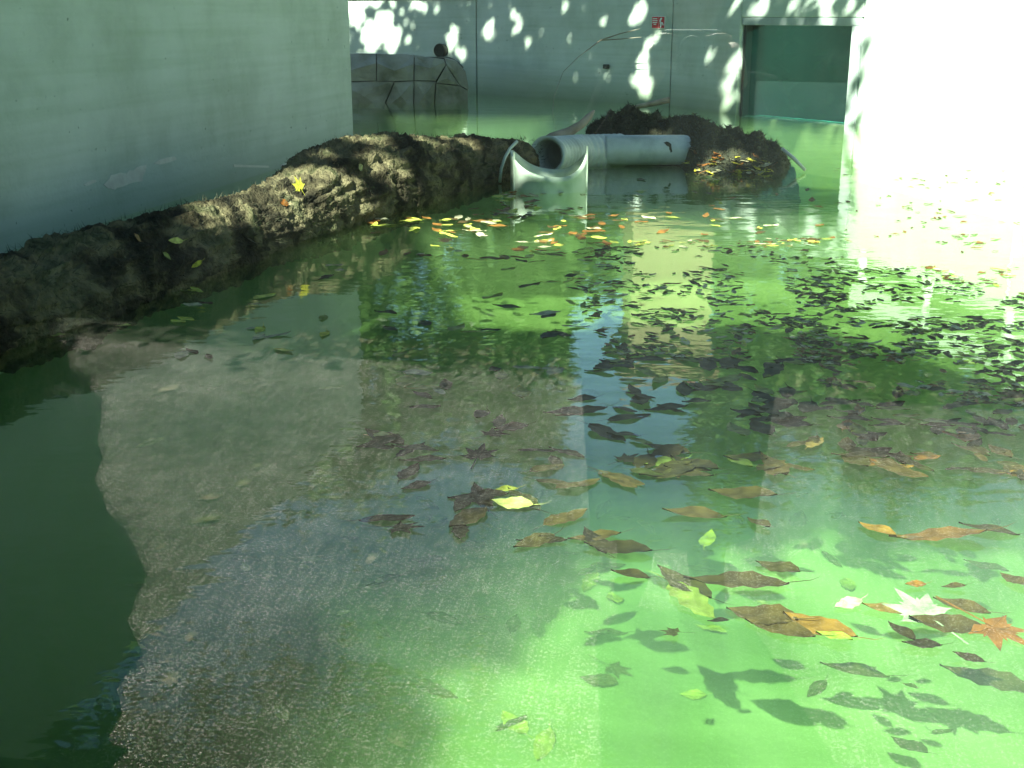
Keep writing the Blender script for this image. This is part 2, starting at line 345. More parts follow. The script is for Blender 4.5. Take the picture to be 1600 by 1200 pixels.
M['lf_green'] = leaf_material('olive_leaf', [(0.0, (0.16, 0.20, 0.04)), (0.5, (0.26, 0.28, 0.05)), (1.0, (0.12, 0.15, 0.05))], 0.5)
M['lf_lime'] = leaf_material('lime_leaf', [(0.0, (0.35, 0.55, 0.05)), (1.0, (0.40, 0.60, 0.06))], 0.45)
M['lf_white'] = leaf_material('white_underside_leaf', [(0.0, (0.30, 0.36, 0.24)), (1.0, (0.32, 0.38, 0.25))], 0.6)

# ================================================================== SETTING
DEPTH = -0.52
# waterline of the far walls, from the photograph
WL = [(-4.6, 18.6)] + [tuple(on_z(*p)[:2]) for p in [(745, 147), (1046, 166), (1150, 179), (1336, 196), (1600, 243)]] + [(4.75, 6.3), (4.9, 3.2), (4.5, 0.72)]
LWA = on_z(553, 228); LWB = on_z(0, 397)
LD = (LWB - LWA).normalized()
LWC = LWB + LD * 3.9                       # the left wall runs on past the frame to the window wall
def pane_pt(s, off=0.0):
    return GP + GT * s + GN * off
SILL_L, SILL_R = -2.95, 4.6
# pool floor and water
pool_poly = [pane_pt(-3.4, .03), pane_pt(4.62, .03)] + [Vector((x, y, 0)) for x, y in WL[::-1]] + [Vector((-4.6, 11, 0))]
bm = bmesh.new()
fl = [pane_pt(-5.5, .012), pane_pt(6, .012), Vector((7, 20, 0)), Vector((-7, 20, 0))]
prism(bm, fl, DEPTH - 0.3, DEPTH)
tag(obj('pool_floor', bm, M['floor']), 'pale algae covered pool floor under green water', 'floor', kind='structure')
bm = bmesh.new()
out = []
cx = sum(p[0] for p in pool_poly) / len(pool_poly); cy = sum(p[1] for p in pool_poly) / len(pool_poly)
prism(bm, [pane_pt(-4.2, .022), pane_pt(4.9, .022), Vector((5.05, 3.3, 0)), Vector((4.9, 6.4, 0)), Vector((WL[5][0] + .12, WL[5][1] + .05, 0)), Vector((WL[4][0] + .12, WL[4][1] + .1, 0)), Vector((WL[3][0] + .1, WL[3][1] + .12, 0)), Vector((WL[2][0] + .1, WL[2][1] + .1, 0)), Vector((WL[1][0] + .06, WL[1][1] + .12, 0)), Vector((-4.6, 18.7, 0))], DEPTH - 0.05, 0.0)
tag(obj('water', bm, M['water']), 'still green pool water with fallen leaves on it', 'water', kind='structure')
# ground around: the path side and beyond the walls
bm = bmesh.new()
B = 400
def quad(x0, y0, x1, y1, z):
    bm.faces.new([bm.verts.new((x, y, z)) for x, y in ((x0, y0), (x1, y0), (x1, y1), (x0, y1))])
quad(-B, -B, B, -2.60, -0.62); quad(-B, -2.60, -8, B, -0.62); quad(8, -2.60, B, B, -0.62); quad(-8, 21, 8, B, -0.62)
tag(obj('ground', bm, M['soil']), 'dark soil ground around the pool', 'ground', kind='structure')
bm = bmesh.new()
prism(bm, [Vector((-8, -2.60, 0)), Vector((8, -2.60, 0)), pane_pt(7.9, -.065), pane_pt(-8.2, -.065)], -0.9, -0.6)
tag(obj('path', bm, M['asphalt']), 'worn asphalt path in sun before the viewing pane', 'path', kind='structure')

# ---- far pool walls: one thing, each panel a part, open joints between
WH = 1.24
pw = empty('pool_wall', (WL[3][0], WL[3][1], 0))
tag(pw, 'pale painted concrete wall of flat panels closing the pool behind', 'wall')
def seg(a, b, t0, t1):
    a = Vector((a[0], a[1], 0)); b = Vector((b[0], b[1], 0)); return a + (b - a) * t0, a + (b - a) * t1
def panel(a, b, z0, z1, gap=0.008, name='panel', m='wall'):
    L = (Vector(b[:2]) - Vector(a[:2])).length
    p, q = seg(a, b, gap / L, 1 - gap / L)
    bm = bmesh.new(); box_between(bm, p, q, 0.25, z0, z1, 1); bevel(bm, 0.006, 1)
    return put(obj(name, bm, M[m]), pw)
panel(WL[0], WL[1], -1.0, 1.21)
panel(WL[1], WL[2], -1.0, WH + .12)
panel(WL[2], WL[3], -1.0, WH + .12)
WINTOP = 0.985
panel(WL[3], WL[4], WINTOP + 0.004, WH + .12, name='lintel')
panel(WL[3], WL[4], -1.0, -0.02, gap=0.012, name='window_apron')
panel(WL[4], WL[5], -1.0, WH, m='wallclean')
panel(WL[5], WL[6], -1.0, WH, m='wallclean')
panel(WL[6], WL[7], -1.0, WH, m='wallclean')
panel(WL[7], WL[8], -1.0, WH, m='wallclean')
# coping on the far left panel: a thin dark cap
bm = bmesh.new(); a, b = seg(WL[0], WL[1], 0, 1); box_between(bm, a + Vector((0.0, -0.02, 0)), b + Vector((0, -0.02, 0)), 0.29, 1.212, 1.25, 1)
put(obj('coping', bm, M['dark']), pw)
# banked soil behind the walls
bm = bmesh.new()
back = [Vector((x, y, 0)) for x, y in WL]
outer = []
pts = [p + Vector((.28, .30, 0)) for p in back[:5]] + [p + Vector((.32, .05, 0)) for p in back[5:]]
_a, _b = Vector((*WL[3], 0)), Vector((*WL[4], 0)); _d = (_b - _a).normalized(); _n = Vector((-_d.y, _d.x, 0)); _L = (_b - _a).length
pts = pts[:3] + [_a - _d * .75 + _n * .29, _a - _d * .75 + _n * 2.85, _b + _d * 1.4 + _n * 2.85, _b + _d * 1.4 + _n * .30] + [p + Vector((.32, .05, 0)) for p in back[5:]]
pl = pts + [Vector((8.2, .9, 0)), Vector((8.2, 21.2, 0)), Vector((-8.2, 21.2, 0)), Vector((-8.2, 18.9, 0))]
lo = [bm.verts.new((p.x, p.y, -0.9)) for p in pl]; hi = [bm.verts.new((p.x, p.y, 1.02)) for p in pl]
for i in range(len(pl)): bm.faces.new((lo[i], lo[(i + 1) % len(pl)], hi[(i + 1) % len(pl)], hi[i]))
from mathutils.geometry import tessellate_polygon
for t_ in tessellate_polygon([[p.copy() for p in pl]]): bm.faces.new([hi[i] for i in t_])
tag(obj('terrain', bm, M['soil']), 'banked soil behind the pool wall', 'bank', kind='structure')
# white board rail above the sunlit right wall
wr = empty('white_rail', (WL[5][0], WL[5][1], WH)); tag(wr, 'white board rail standing on the sunlit right wall', 'rail')
for a, b in ((WL[4], WL[5]), (WL[5], WL[6]), (WL[6], WL[7])):
    p, q = seg(a, b, 0.01, 0.99)
    bm = bmesh.new(); n_ = Vector((-(q - p).y, (q - p).x, 0)).normalized() * 0.08
    box_between(bm, p + n_, q + n_, 0.04, 1.52, 1.72, 1); put(obj('board', bm, M['boardwhite']), wr)
    for t in (0.04, 0.5, 0.96):
        c = p + (q - p) * t + n_ * 1.6
        bm = bmesh.new(); prism(bm, [c + Vector((dx, dy, 0)) for dx, dy in ((-.03, -.03), (.03, -.03), (.03, .03), (-.03, .03))], 1.20, 1.74)
        put(obj('post', bm, M['boardwhite']), wr)

# ---- left building wall
lw = empty('concrete_wall', (LWA.x, LWA.y, 0)); tag(lw, 'tall smooth pale green concrete wall in shade on the left', 'wall')
bm = bmesh.new()
LNn = Vector((LD.y, -LD.x, 0))            # away from the pool
if LNn.x > 0: LNn = -LNn
prism(bm, [LWA, LWC, LWC + LNn * 1.6, LWA + LNn * 1.6], -1.0, 2.35); bevel(bm, 0.008, 2)
put(obj('wall_face', bm, M['wallgreen']), lw)
POOLN = -LNn
def wall_patch(pix, name='bare_patch'):
    off = 0.003
    c = [on_plane(px, py, LWA + POOLN * off, POOLN) for px, py in pix]
    bm = bmesh.new(); f0 = [bm.verts.new(p) for p in c]; f1 = [bm.verts.new(p - POOLN * 0.02) for p in c]
    n = len(c); bm.faces.new(f0)
    for i in range(n): bm.faces.new((f0[i], f0[(i + 1) % n], f1[(i + 1) % n], f1[i]))
    return put(obj(name, bm, M['bare']), lw)
def jag(pts, k=3, a=3):
    r = []
    for i, p in enumerate(pts):
        q = pts[(i + 1) % len(pts)]
        for j in range(k):
            t = j / k; r.append((p[0] + (q[0] - p[0]) * t + random.uniform(-a, a), p[1] + (q[1] - p[1]) * t + random.uniform(-a, a)))
    return r
wall_patch(jag([(163, 290), (175, 274), (198, 270), (214, 262), (231, 258), (222, 284), (196, 290), (178, 296)], 3, 2))
wall_patch(jag([(240, 256), (250, 249), (274, 244), (275, 250), (256, 256)], 2, 1.5))
wall_patch(jag([(131, 288), (145, 280), (152, 283), (140, 291)], 2, 1.5))
wall_patch([(365, 257), (420, 259), (421, 262), (366, 261)])
wall_patch([(438, 258), (455, 252), (457, 255), (440, 261)])

# ---- viewing pane in front of the camera
vp = empty('viewing_window', tuple(GP + Vector((0, 0, -0.6)))); tag(vp, 'large dusty viewing pane between the path and the pool', 'window')
sp = on_plane(60, 1187, GP, GN)
SILLZ = sp.z - 0.03
bm = bmesh.new(); prism(bm, [pane_pt(-4.0, -.006), pane_pt(SILL_R, -.006), pane_pt(SILL_R, .006), pane_pt(-4.0, .006)], SILLZ - 0.03, 2.5)
put(obj('glass_pane', bm, M['glass']), vp)
bm = bmesh.new(); prism(bm, [pane_pt(-4.1, -.05), pane_pt(SILL_R + .1, -.05), pane_pt(SILL_R + .1, -.009), pane_pt(-4.1, -.009)], SILLZ - 0.10, SILLZ)
put(obj('sill', bm, M['black']), vp)
bm = bmesh.new(); prism(bm, [pane_pt(-4.1, -.06), pane_pt(SILL_R + .1, -.06), pane_pt(SILL_R + .1, .010), pane_pt(-4.1, .010)], -1.0, SILLZ - 0.102)
put(obj('parapet', bm, M['wall']), vp)
bm = bmesh.new(); prism(bm, [pane_pt(-4.1, -.05), pane_pt(SILL_R + .1, -.05), pane_pt(SILL_R + .1, .05), pane_pt(-4.1, .05)], 2.502, 2.58)
put(obj('head_rail', bm, M['metal']), vp)
for s_ in (-4.08, SILL_R + .08):
    bm = bmesh.new(); prism(bm, [pane_pt(s_ - .04, -.05), pane_pt(s_ + .04, -.05), pane_pt(s_ + .04, .05), pane_pt(s_ - .04, .05)], SILLZ + .002, 2.5)
    put(obj('post', bm, M['metal']), vp)

# ---- far viewing window in the back wall
A3, B4 = Vector((*WL[3], 0)), Vector((*WL[4], 0))
wd = (B4 - A3).normalized(); wn = Vector((wd.y, -wd.x, 0))
if wn.y > 0: wn = -wn                     # towards the pool
WLEN = (B4 - A3).length
fw = empty('far_window', tuple((A3 + B4) / 2)); tag(fw, 'square teal glass viewing window set in the far wall', 'window')
def wpt(s, d): return A3 + wd * s - wn * d      # d = depth behind the wall face
def wbox(name, s0, s1, d0, d1, z0, z1, m, bev=0.004):
    bm = bmesh.new(); prism(bm, [wpt(s0, d0), wpt(s1, d0), wpt(s1, d1), wpt(s0, d1)], z0, z1)
    if bev: bevel(bm, bev, 1)
    return put(obj(name, bm, m), fw)
wbox('frame_head', 0.02, WLEN - 0.02, 0.002, 0.30, WINTOP - 0.075, WINTOP, M['metal'])
wbox('frame_jamb', WLEN - 0.135, WLEN - 0.02, 0.001, 0.30, -0.3, WINTOP - 0.077, M['metal'])
wbox('frame_jamb', 0.02, 0.055, 0.03, 0.30, -0.3, WINTOP - 0.077, M['dark'])
wbox('frame_sill', 0.057, WLEN - 0.137, 0.06, 0.30, -0.3, -0.012, M['metal'])
wbox('glass_pane', 0.057, WLEN - 0.137, 0.12, 0.135, -0.010, WINTOP - 0.079, M['glass2'], 0)
# the dim hall behind it
wbox('room_back', -0.6, WLEN + 1.2, 2.6, 2.7, -0.9, 1.35, M['hall'], 0)
wbox('ceiling_lamp', 0.1, WLEN - 0.1, 1.3, 1.6, 1.25, 1.29, M['hall_lamp'], 0)  # added light that brightens the hall so the window reads teal
wbox('room_floor', -0.6, WLEN + 1.2, 0.31, 2.59, -0.95, -0.62, M['dark'], 0)
wbox('room_ceiling', -0.6, WLEN + 1.2, 0.31, 2.59, 1.30, 1.36, M['dark'], 0)
wbox('room_side', -0.7, -0.61, 0.31, 2.7, -0.9, 1.35, M['dark'], 0)
wbox('room_side', WLEN + 1.21, WLEN + 1.3, 0.31, 2.7, -0.9, 1.35, M['dark'], 0)
def room_px(px0, py0, px1, py1, d, name, m):
    p0 = wpt(0, d); a = on_plane(px0, py0, p0, wn); b = on_plane(px1, py1, p0, wn)
    s0, s1 = (a - A3).dot(wd), (b - A3).dot(wd)
    return wbox(name, min(s0, s1), max(s0, s1), d, d + 0.03, min(a.z, b.z), max(a.z, b.z), m, 0)
room_px(1246, 45, 1269, 57, 2.55, 'lit_pane', M['litpane'])
room_px(1288, 45, 1325, 56, 2.55, 'lit_pane', M['litpane'])

# ================================================================== WALL FIXTURES
def wall_at(px, py, i, off=0.0):
    a, b = Vector((*WL[i], 0)), Vector((*WL[i + 1], 0)); d = (b - a).normalized(); n = Vector((d.y, -d.x, 0))
    if n.y > 0: n = -n
    return on_plane(px, py, a + n * off, n), d, n
def plate(name, c, d, n, w_, h_, t, m, parent=None):
    bm = bmesh.new(); z = Vector((0, 0, 1))
    prism(bm, [c - d * w_ / 2, c + d * w_ / 2, c + d * w_ / 2 - n * t, c - d * w_ / 2 - n * t], c.z - h_ / 2, c.z + h_ / 2)
    o = obj(name, bm, m)
    return put(o, parent) if parent else o
c, d, n = wall_at(1028.5, 35, 1, 0.012)
sg = empty('warning_sign', tuple(c)); tag(sg, 'small red and white warning sign on the far wall', 'sign')
SW, SH = 0.19, 0.135
plate('plate', c, d, n, SW, SH, 0.010, M['white'], sg)
plate('red_field', c - d * SW * 0.22 + n * .002, d, n, SW * 0.50, SH * .92, 0.0015, M['red'], sg)
plate('red_field', c + d * SW * 0.26 + n * .002, d, n, SW * 0.42, SH * .92, 0.0015, M['red'], sg)
for k, (ww, zz) in enumerate(((.34, .30), (.38, .14), (.36, -.02), (.20, -.16))):
    plate('lettering', c - d * SW * 0.24 + n * .004 + Vector((0, 0, SH * zz)), d, n, SW * ww, SH * .075, 0.0015, M['white'], sg)
def pict(pts, name='pictogram'):
    bm = bmesh.new(); vs = [bm.verts.new(c + d * SW * (u) + n * .0045 + Vector((0, 0, SH * v))) for u, v in pts]; bm.faces.new(vs)
    put(obj(name, bm, M['white']), sg)
pict([(.10, .12), (.16, .34), (.26, .40), (.31, .30), (.24, .20), (.22, .05), (.14, -.02)])
pict([(.12, -.03), (.23, .03), (.29, -.14), (.24, -.42), (.15, -.42), (.17, -.2)])
pict([(.24, .05), (.38, -.02), (.43, -.2), (.37, -.28), (.33, -.12), (.25, -.05)])
c, d, n = wall_at(945, 104, 1, 0.05)
jb = empty('junction_box', tuple(c)); tag(jb, 'tiny dark box fixed to the far wall below the sign', 'box')
bm = bmesh.new(); prism(bm, [c - d * .035, c + d * .035, c + d * .035 - n * .05, c - d * .035 - n * .05], c.z - .025, c.z + .025); bevel(bm, .006, 1)
put(obj('housing', bm, M['black']), jb)
plate('cover', c + n * .003, d, n, .05, .034, .002, M['dark'], jb)
# round black pipe mouth above the rock ledge
c, d, n = wall_at(686, 79, 0, 0.10)
po = empty('pipe_outlet', tuple(c)); tag(po, 'round black pipe mouth on the wall above the rock ledge', 'pipe')
bm = bmesh.new(); tube(bm, [c, c - n * .02, c - n * .02, c - n * .2], [.082, .092, .086, .086], 24, False); put(obj('sleeve', bm, M['black'], smooth=True), po)
bm = bmesh.new(); tube(bm, [c - n * .015, c - n * .06], [.0815, .0815], 24); put(obj('plug', bm, M['black']), po)

# ================================================================== ROCK LEDGE
RY = on_z(640, 160).y
rl = empty('rock_ledge', tuple(on_z(640, 160))); tag(rl, 'grey cracked artificial rock ledge at the far end of the pool', 'rock')
def rock_top(px): return 84 + 4 * nz(px * .05) + (max(0, px - 690) / 45) ** 2 * 26
stones = [[(500, 84), (588, 84), (588, 127), (548, 128), (500, 130)], [(500, 130), (548, 128), (588, 127), (616, 128), (598, 170), (500, 172)],
          [(588, 84), (647, 86), (647, 126), (616, 128), (588, 127)], [(616, 128), (647, 126), (646, 172), (598, 172)],
          [(647, 86), (694, 92), (697, 101), (681, 127), (647, 126)], [(647, 126), (681, 127), (678, 172), (646, 172)],
          [(697, 101), (719, 134), (681, 130)], [(681, 130), (719, 134), (731, 141), (731, 172), (678, 172)], [(694, 90), (712, 95), (727, 112), (732, 141), (719, 134), (697, 101)]]
for si, st in enumerate(stones):
    cxp = sum(p[0] for p in st) / len(st); cyp = sum(p[1] for p in st) / len(st)
    bm = bmesh.new(); fr, bk = [], []
    for px, py in jag(st, 3, 0.0):
        q = 0.985
        qx, qy = cxp + (px - cxp) * q, cyp + (py - cyp) * q
        if abs(px - cxp) + abs(py - cyp) > 0:
            dd = math.hypot(px - cxp, py - cyp); qx = px - (px - cxp) / dd * 0.9; qy = py - (py - cyp) / dd * 0.9
        round_ = max(0, qx - 680) / 55
        yy = RY + round_ ** 2 * .45 + max(0, (100 - qy) / 16) ** 2 * .16 + .02 * nz(si * 3.1, qx * .05)
        p = at_dist(qx, qy + (2.5 * nz(qx * .09, 7) if qy < 100 else 0), yy); fr.append(bm.verts.new(p)); bk.append(bm.verts.new(p + Vector((0, .22, 0))))
    n_ = len(fr)
    cen = bm.verts.new(sum((v.co for v in fr), Vector()) / n_ + Vector((0, -.05 - .02 * random.random(), 0)))
    for i in range(n_):
        j = (i + 1) % n_
        bm.faces.new((fr[i], fr[j], cen)); bm.faces.new((fr[i], bk[i], bk[j], fr[j]))
    bm.faces.new(bk)
    bmesh.ops.subdivide_edges(bm, edges=[e for e in bm.edges if cen in e.verts], cuts=2, use_grid_fill=True)
    for v in bm.verts:
        v.co.y += .035 * nz(v.co.x * 5, v.co.z * 5, si)
    put(obj('stone', bm, M['rock'], smooth=False), rl)
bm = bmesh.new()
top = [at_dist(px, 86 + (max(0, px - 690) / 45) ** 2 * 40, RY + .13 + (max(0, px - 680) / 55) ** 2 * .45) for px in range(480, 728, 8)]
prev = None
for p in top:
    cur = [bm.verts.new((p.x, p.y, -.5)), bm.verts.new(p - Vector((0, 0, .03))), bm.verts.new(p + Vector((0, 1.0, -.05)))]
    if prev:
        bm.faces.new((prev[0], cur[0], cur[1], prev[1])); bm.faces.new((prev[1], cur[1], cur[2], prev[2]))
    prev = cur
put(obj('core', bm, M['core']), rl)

# ================================================================== FALLEN LOG
# centre line from waterline and top outline in the photograph: (px, waterline y, top y)
LG = [(-260, 655, 462), (-120, 590, 428), (0, 548, 412), (120, 505, 366), (230, 462, 340), (330, 425, 308), (400, 398, 294), (455, 376, 268), (510, 356, 226), (560, 340, 206), (610, 326, 201), (655, 312, 208), (700, 300, 206), (745, 289, 208), (790, 281, 212), (830, 274, 216)]
ctr, rad = [], []
for px, yb, ytop in LG:
    p = on_z(px, yb); dist = (p - CAM).length
    h_ = (yb - ytop) / F_PX * dist
    r = h_ * 0.60
    back = Vector((p.x, p.y, 0)).normalized()
    ctr.append(p + back * r * 0.95 + Vector((0, 0, h_ * 0.86 - r))); rad.append(r)
def interp(arr, t):
    i = min(int(t), len(arr) - 2); f = t - i
    def cr(a, b, c_, d_): return 0.5 * ((2 * b) + (c_ - a) * f + (2 * a - 5 * b + 4 * c_ - d_) * f * f + (3 * b - a - 3 * c_ + d_) * f ** 3)
    g = lambda k: arr[max(0, min(len(arr) - 1, k))]
    return cr(g(i - 1), g(i), g(i + 1), g(i + 2))
bm = bmesh.new(); rings = []; NR, NS = 560, 120
for k in range(NR + 1):
    t = k / NR * (len(LG) - 1)
    p = interp(ctr, t); r = interp(rad, t)
    q = interp(ctr, min(t + .05, len(LG) - 1)) - interp(ctr, max(t - .05, 0)); q.normalize()
    a = q.cross(Vector((0, 0, 1))).normalized(); b = a.cross(q)
    endf = min(1, k / 10) * min(1, (NR - k) / 24)
    ring = []
    for s_ in range(NS):
        th = s_ * 2 * math.pi / NS
        dv = a * math.cos(th) + b * math.sin(th)
        ln = t * 0.55
        ridge = abs(fbm((math.cos(th) * 3.2 + 5, math.sin(th) * 3.2, ln * 1.1), 3)) * 0.15
        strand = abs(fbm((math.cos(th) * 11, math.sin(th) * 11, ln * 2.2 + 9), 3)) * 0.085
        lump = fbm((p + dv * r) * 3.3, 4) * 0.09 + fbm((p + dv * r) * 12, 4) * 0.10 + fbm((p + dv * r) * 38, 3) * 0.05
        rr = r * (1.0 + ridge + strand * 1.2 + lump - 0.1) * (0.25 + 0.75 * math.sqrt(max(endf, 0)))
        ring.append(bm.verts.new(p + dv * rr))
    rings.append(ring)
for r0, r1 in zip(rings, rings[1:]):
    for s_ in range(NS): bm.faces.new((r0[s_], r0[(s_ + 1) % NS], r1[(s_ + 1) % NS], r1[s_]))
bm.faces.new(rings[0]); bm.faces.new(rings[-1][::-1])
lg = empty('fallen_log', tuple(ctr[8])); tag(lg, 'long dark waterlogged log lying along the left wall', 'log')
LOG = put(obj('trunk', bm, M['bark'], smooth=True), lg)
LOG_PTS = [[(v.co.copy()) for v in ()] for _ in ()]
# clinging fibres
vs, fs = [], []
for k in range(5000):
    t = random.uniform(1.0, len(LG) - 1.2); th = random.uniform(-0.3, math.pi + .3)
    p = interp(ctr, t); r = interp(rad, t)
    q = (interp(ctr, t + .05) - interp(ctr, t - .05)).normalized(); a = q.cross(Vector((0, 0, 1))).normalized(); b = a.cross(q)
    dv = a * math.cos(th) + b * math.sin(th)
    ridge = abs(fbm((math.cos(th) * 3.2 + 5, math.sin(th) * 3.2, t * .55 * 1.1), 3)) * 0.15
    base = p + dv * r * (0.94 + ridge + fbm((p + dv * r) * 3.3, 4) * 0.10)
    if base.z < 0.0: continue
    L = random.uniform(.012, .04); tn = (q * random.uniform(-1, 1) + dv * random.uniform(.1, .7) + b * random.uniform(-.4, .4)).normalized()
    sd = tn.cross(dv).normalized() * .0016 if tn.cross(dv).length > 1e-3 else a * .002
    i = len(vs); vs += [base - sd, base + sd, base + tn * L]; fs.append((i, i + 1, i + 2))
o = raw('bark_fibre', vs, fs, M['fibre']); put(o, lg); o['kind'] = 'stuff'

# ================================================================== PEAT ISLAND
# outline heights over the water from the photograph: (px, top y) for waterline y = 268
IS = [(900, 262), (925, 235), (940, 205), (965, 186), (985, 178), (1005, 172), (1025, 174), (1045, 183), (1062, 192), (1080, 184), (1100, 179), (1120, 190), (1140, 203), (1160, 208), (1175, 216), (1192, 207), (1206, 216), (1222, 232), (1240, 252), (1262, 268)]
P0, P1 = on_z(900, 262), on_z(1262, 268)
def is_h(px):
    for (a, ya), (b, yb) in zip(IS, IS[1:]):
        if a <= px <= b:
            y = ya + (yb - ya) * (px - a) / (b - a); return max(0.0, (268 - y) / F_PX * 8.9 * 0.68)
    return 0.0
NU, NV = 150, 70
def island_z(u, v):
    """u along 0..1 left to right, v 0..1 front to back"""
    px = 900 + u * 362
    h_ = is_h(px)
    vv = (v - 0.5) * 2
    prof = max(0.0, 1 - abs(vv) ** 2.2)
    x, y = P0.x + (P1.x - P0.x) * u, P0.y + v * 1.1
    z = h_ * prof * 0.92
    z += prof * (.06 * fbm((x * 3.2, y * 3.2, 1), 5) + .10 * abs(fbm((x * 9, y * 9, 4), 4)))
    return z - (0.16 if prof < .02 else 0.04) * (1 - prof) * 2
grid = []
bm = bmesh.new()
IY = P0.y - 0.42
def island_off(u):
    t = min(1, max(0, (0.60 - u) / 0.16)); return 0.62 * t * t * (3 - 2 * t)
for j in range(NV + 1):
    row = []
    for i in range(NU + 1):
        u, v = i / NU, j / NV
        x = P0.x + (P1.x - P0.x) * u + .03 * nz(u * 30, v * 30, 3)
        e = min(1, u * 12, (1 - u) * 12)
        row.append(bm.verts.new((x * (1 + .10 * (v - .4)), IY + island_off(u) + v * 1.3, island_z(u, v) * 1.0 - (1 - e) * .12)))
    grid.append(row)
for j in range(NV):
    for i in range(NU): bm.faces.new((grid[j][i], grid[j][i + 1], grid[j + 1][i + 1], grid[j + 1][i]))
isl = empty('peat_mound', tuple((P0 + P1) / 2)); tag(isl, 'dark mound of matted peat and reeds rising from the water', 'mound')
IPTS = [grid[j][i].co.copy() for j in range(2, NV - 1, 1) for i in range(2, NU - 1, 1)]
put(obj('mound_body', bm, M['mound'], smooth=True), isl)
vs, fs = [], []
for k in range(12000):
    p = random.choice(IPTS)
    if p.z < 0.01: continue
    L = random.uniform(.012, .045); tn = Vector((random.uniform(-1, 1), random.uniform(-1, .4), random.uniform(.0, 1.0))).normalized()
    sd = tn.cross(Vector((0, 1, .2))).normalized() * .003
    i = len(vs); vs += [p - sd, p + sd, p + tn * L]; fs.append((i, i + 1, i + 2))
o = raw('reed_tuft', vs, fs, M['fibre']); put(o, isl); o['kind'] = 'stuff'
def stick(pts, rads, name, label, cat='stick', m='stick', sub=8):
    bm = bmesh.new(); tube(bm, pts, rads, sub)
    for v in bm.verts: v.co += Vector((nz(v.co.x * 30, v.co.z * 30, 1), nz(v.co.y * 30, v.co.z * 30, 2), nz(v.co.x * 30, v.co.y * 20, 3))) * .004
    return tag(obj(name, bm, M[m], smooth=True), label, cat)
stick([at_dist(1222, 232, 8.35), at_dist(1240, 247, 8.25), at_dist(1258, 265, 8.18)], [.010, .013, .011], 'bleached_stick', 'short bleached stick poking from the right tip of the mound', m='bare')
stick([at_dist(990, 168, 13.9), at_dist(1020, 162, 13.8), at_dist(1046, 156, 13.8)], [.02, .03, .035], 'floating_branch', 'short pale branch floating at the foot of the far wall behind the mound')
# pale curved branch standing in for a pane reflection, and a forked twig against the far wall
stick([at_dist(842, 232, 8.45), at_dist(862, 218, 8.5), at_dist(888, 207, 8.6), at_dist(908, 195, 8.65), at_dist(920, 183, 8.7), at_dist(928, 173, 8.75)], [.050, .048, .036, .030, .024, .010], 'curved_branch', 'pinkish curved branch rising behind the grey pipe')
tw = empty('forked_twig', tuple(on_z(862, 176))); tag(tw, 'thin pale forked twig leaning against the far wall', 'twig')
c0 = on_z(862, 176)
bm = bmesh.new(); tube(bm, [c0 - Vector((0, 0, .1)), at_dist(866, 150, 13.9), at_dist(880, 112, 14.3), at_dist(905, 88, 14.5), at_dist(938, 63, 14.65)], [.002, .003, .003, .004, .008], 6)
put(obj('stem', bm, M['stick']), tw)
for e in ((1000, 45, 14.25), (1002, 58, 14.25)):
    bm = bmesh.new(); tube(bm, [at_dist(938, 63, 14.65), at_dist((938 + e[0]) / 2, (62 + e[1]) / 2 - (1 if e[1] < 50 else -1), 14.5), at_dist(*e)], [.009, .007, .003], 6)
    put(obj('fork', bm, M['stick']), tw)

# ================================================================== PIPES
# upright white pipe length with a saddle cut in its upper end
pc = on_z(857, 303); pc = pc + Vector((pc.x, pc.y, 0)).normalized() * 0.235
vh = Vector((pc.x, pc.y, 0)).normalized(); vr = Vector((vh.y, -vh.x, 0))
pcut = empty('saddle_pipe', tuple(pc)); tag(pcut, 'pale upright plastic pipe with saddle shaped cut top standing in water', 'pipe')
bm = bmesh.new(); seg_ = 72; RP = 0.232; rows = []
ROWS = 14
for layer, rr in ((0, RP), (1, RP - 0.012)):
    rs = []
    for k in range(ROWS + 1):
        ring = []
        for q in range(seg_):
            th = q * 2 * math.pi / seg_
            side = abs(math.cos(th)) ** 2.6                         # 1 at the left and right flanks
            ztop = 0.095 + 0.140 * side + .012 * math.sin(3 * th + 1) - (0.035 if math.cos(th) > 0 else 0) * side
            z = -0.35 + (ztop + 0.35) * k / ROWS
            flare = 1 + 0.07 * (k / ROWS) ** 6 * (1 - side)
            dv = vr * math.cos(th) + vh * math.sin(th)
            rg = rr * flare * (1 + .006 * math.sin(k * 2.0))
            ring.append(bm.verts.new(pc + dv * rg + Vector((0, 0, z))))
        rs.append(ring)
    rows.append(rs)
for li, rs in enumerate(rows):
    for r0, r1 in zip(rs, rs[1:]):
        for q in range(seg_):
            f = (r0[q], r0[(q + 1) % seg_], r1[(q + 1) % seg_], r1[q])
            bm.faces.new(f if li == 0 else f[::-1])
a, b = rows[0][-1], rows[1][-1]
for q in range(seg_): bm.faces.new((a[q], a[(q + 1) % seg_], b[(q + 1) % seg_], b[q]))
put(obj('pipe_shell', bm, M['plastic'], smooth=True), pcut)
for th in (math.pi * 1.16, math.pi * 1.93):
    dv = vr * math.cos(th) + vh * math.sin(th); side = abs(math.cos(th)) ** 2.6
    bm = bmesh.new(); tube(bm, [pc + dv * (RP + .002) + Vector((0, 0, -.2)), pc + dv * (RP + .002) + Vector((0, 0, .12 + .15 * side))], .006, 8); put(obj('seam', bm, M['plastic']), pcut)
# thin curved rim at its left
bm = bmesh.new(); tube(bm, [at_dist(808, 221, 7.75), at_dist(797, 232, 7.7), at_dist(789, 246, 7.65), at_dist(783, 264, 7.6), at_dist(781, 285, 7.6)], .010, 8); put(obj('rim', bm, M['plastic'], smooth=True), pcut)

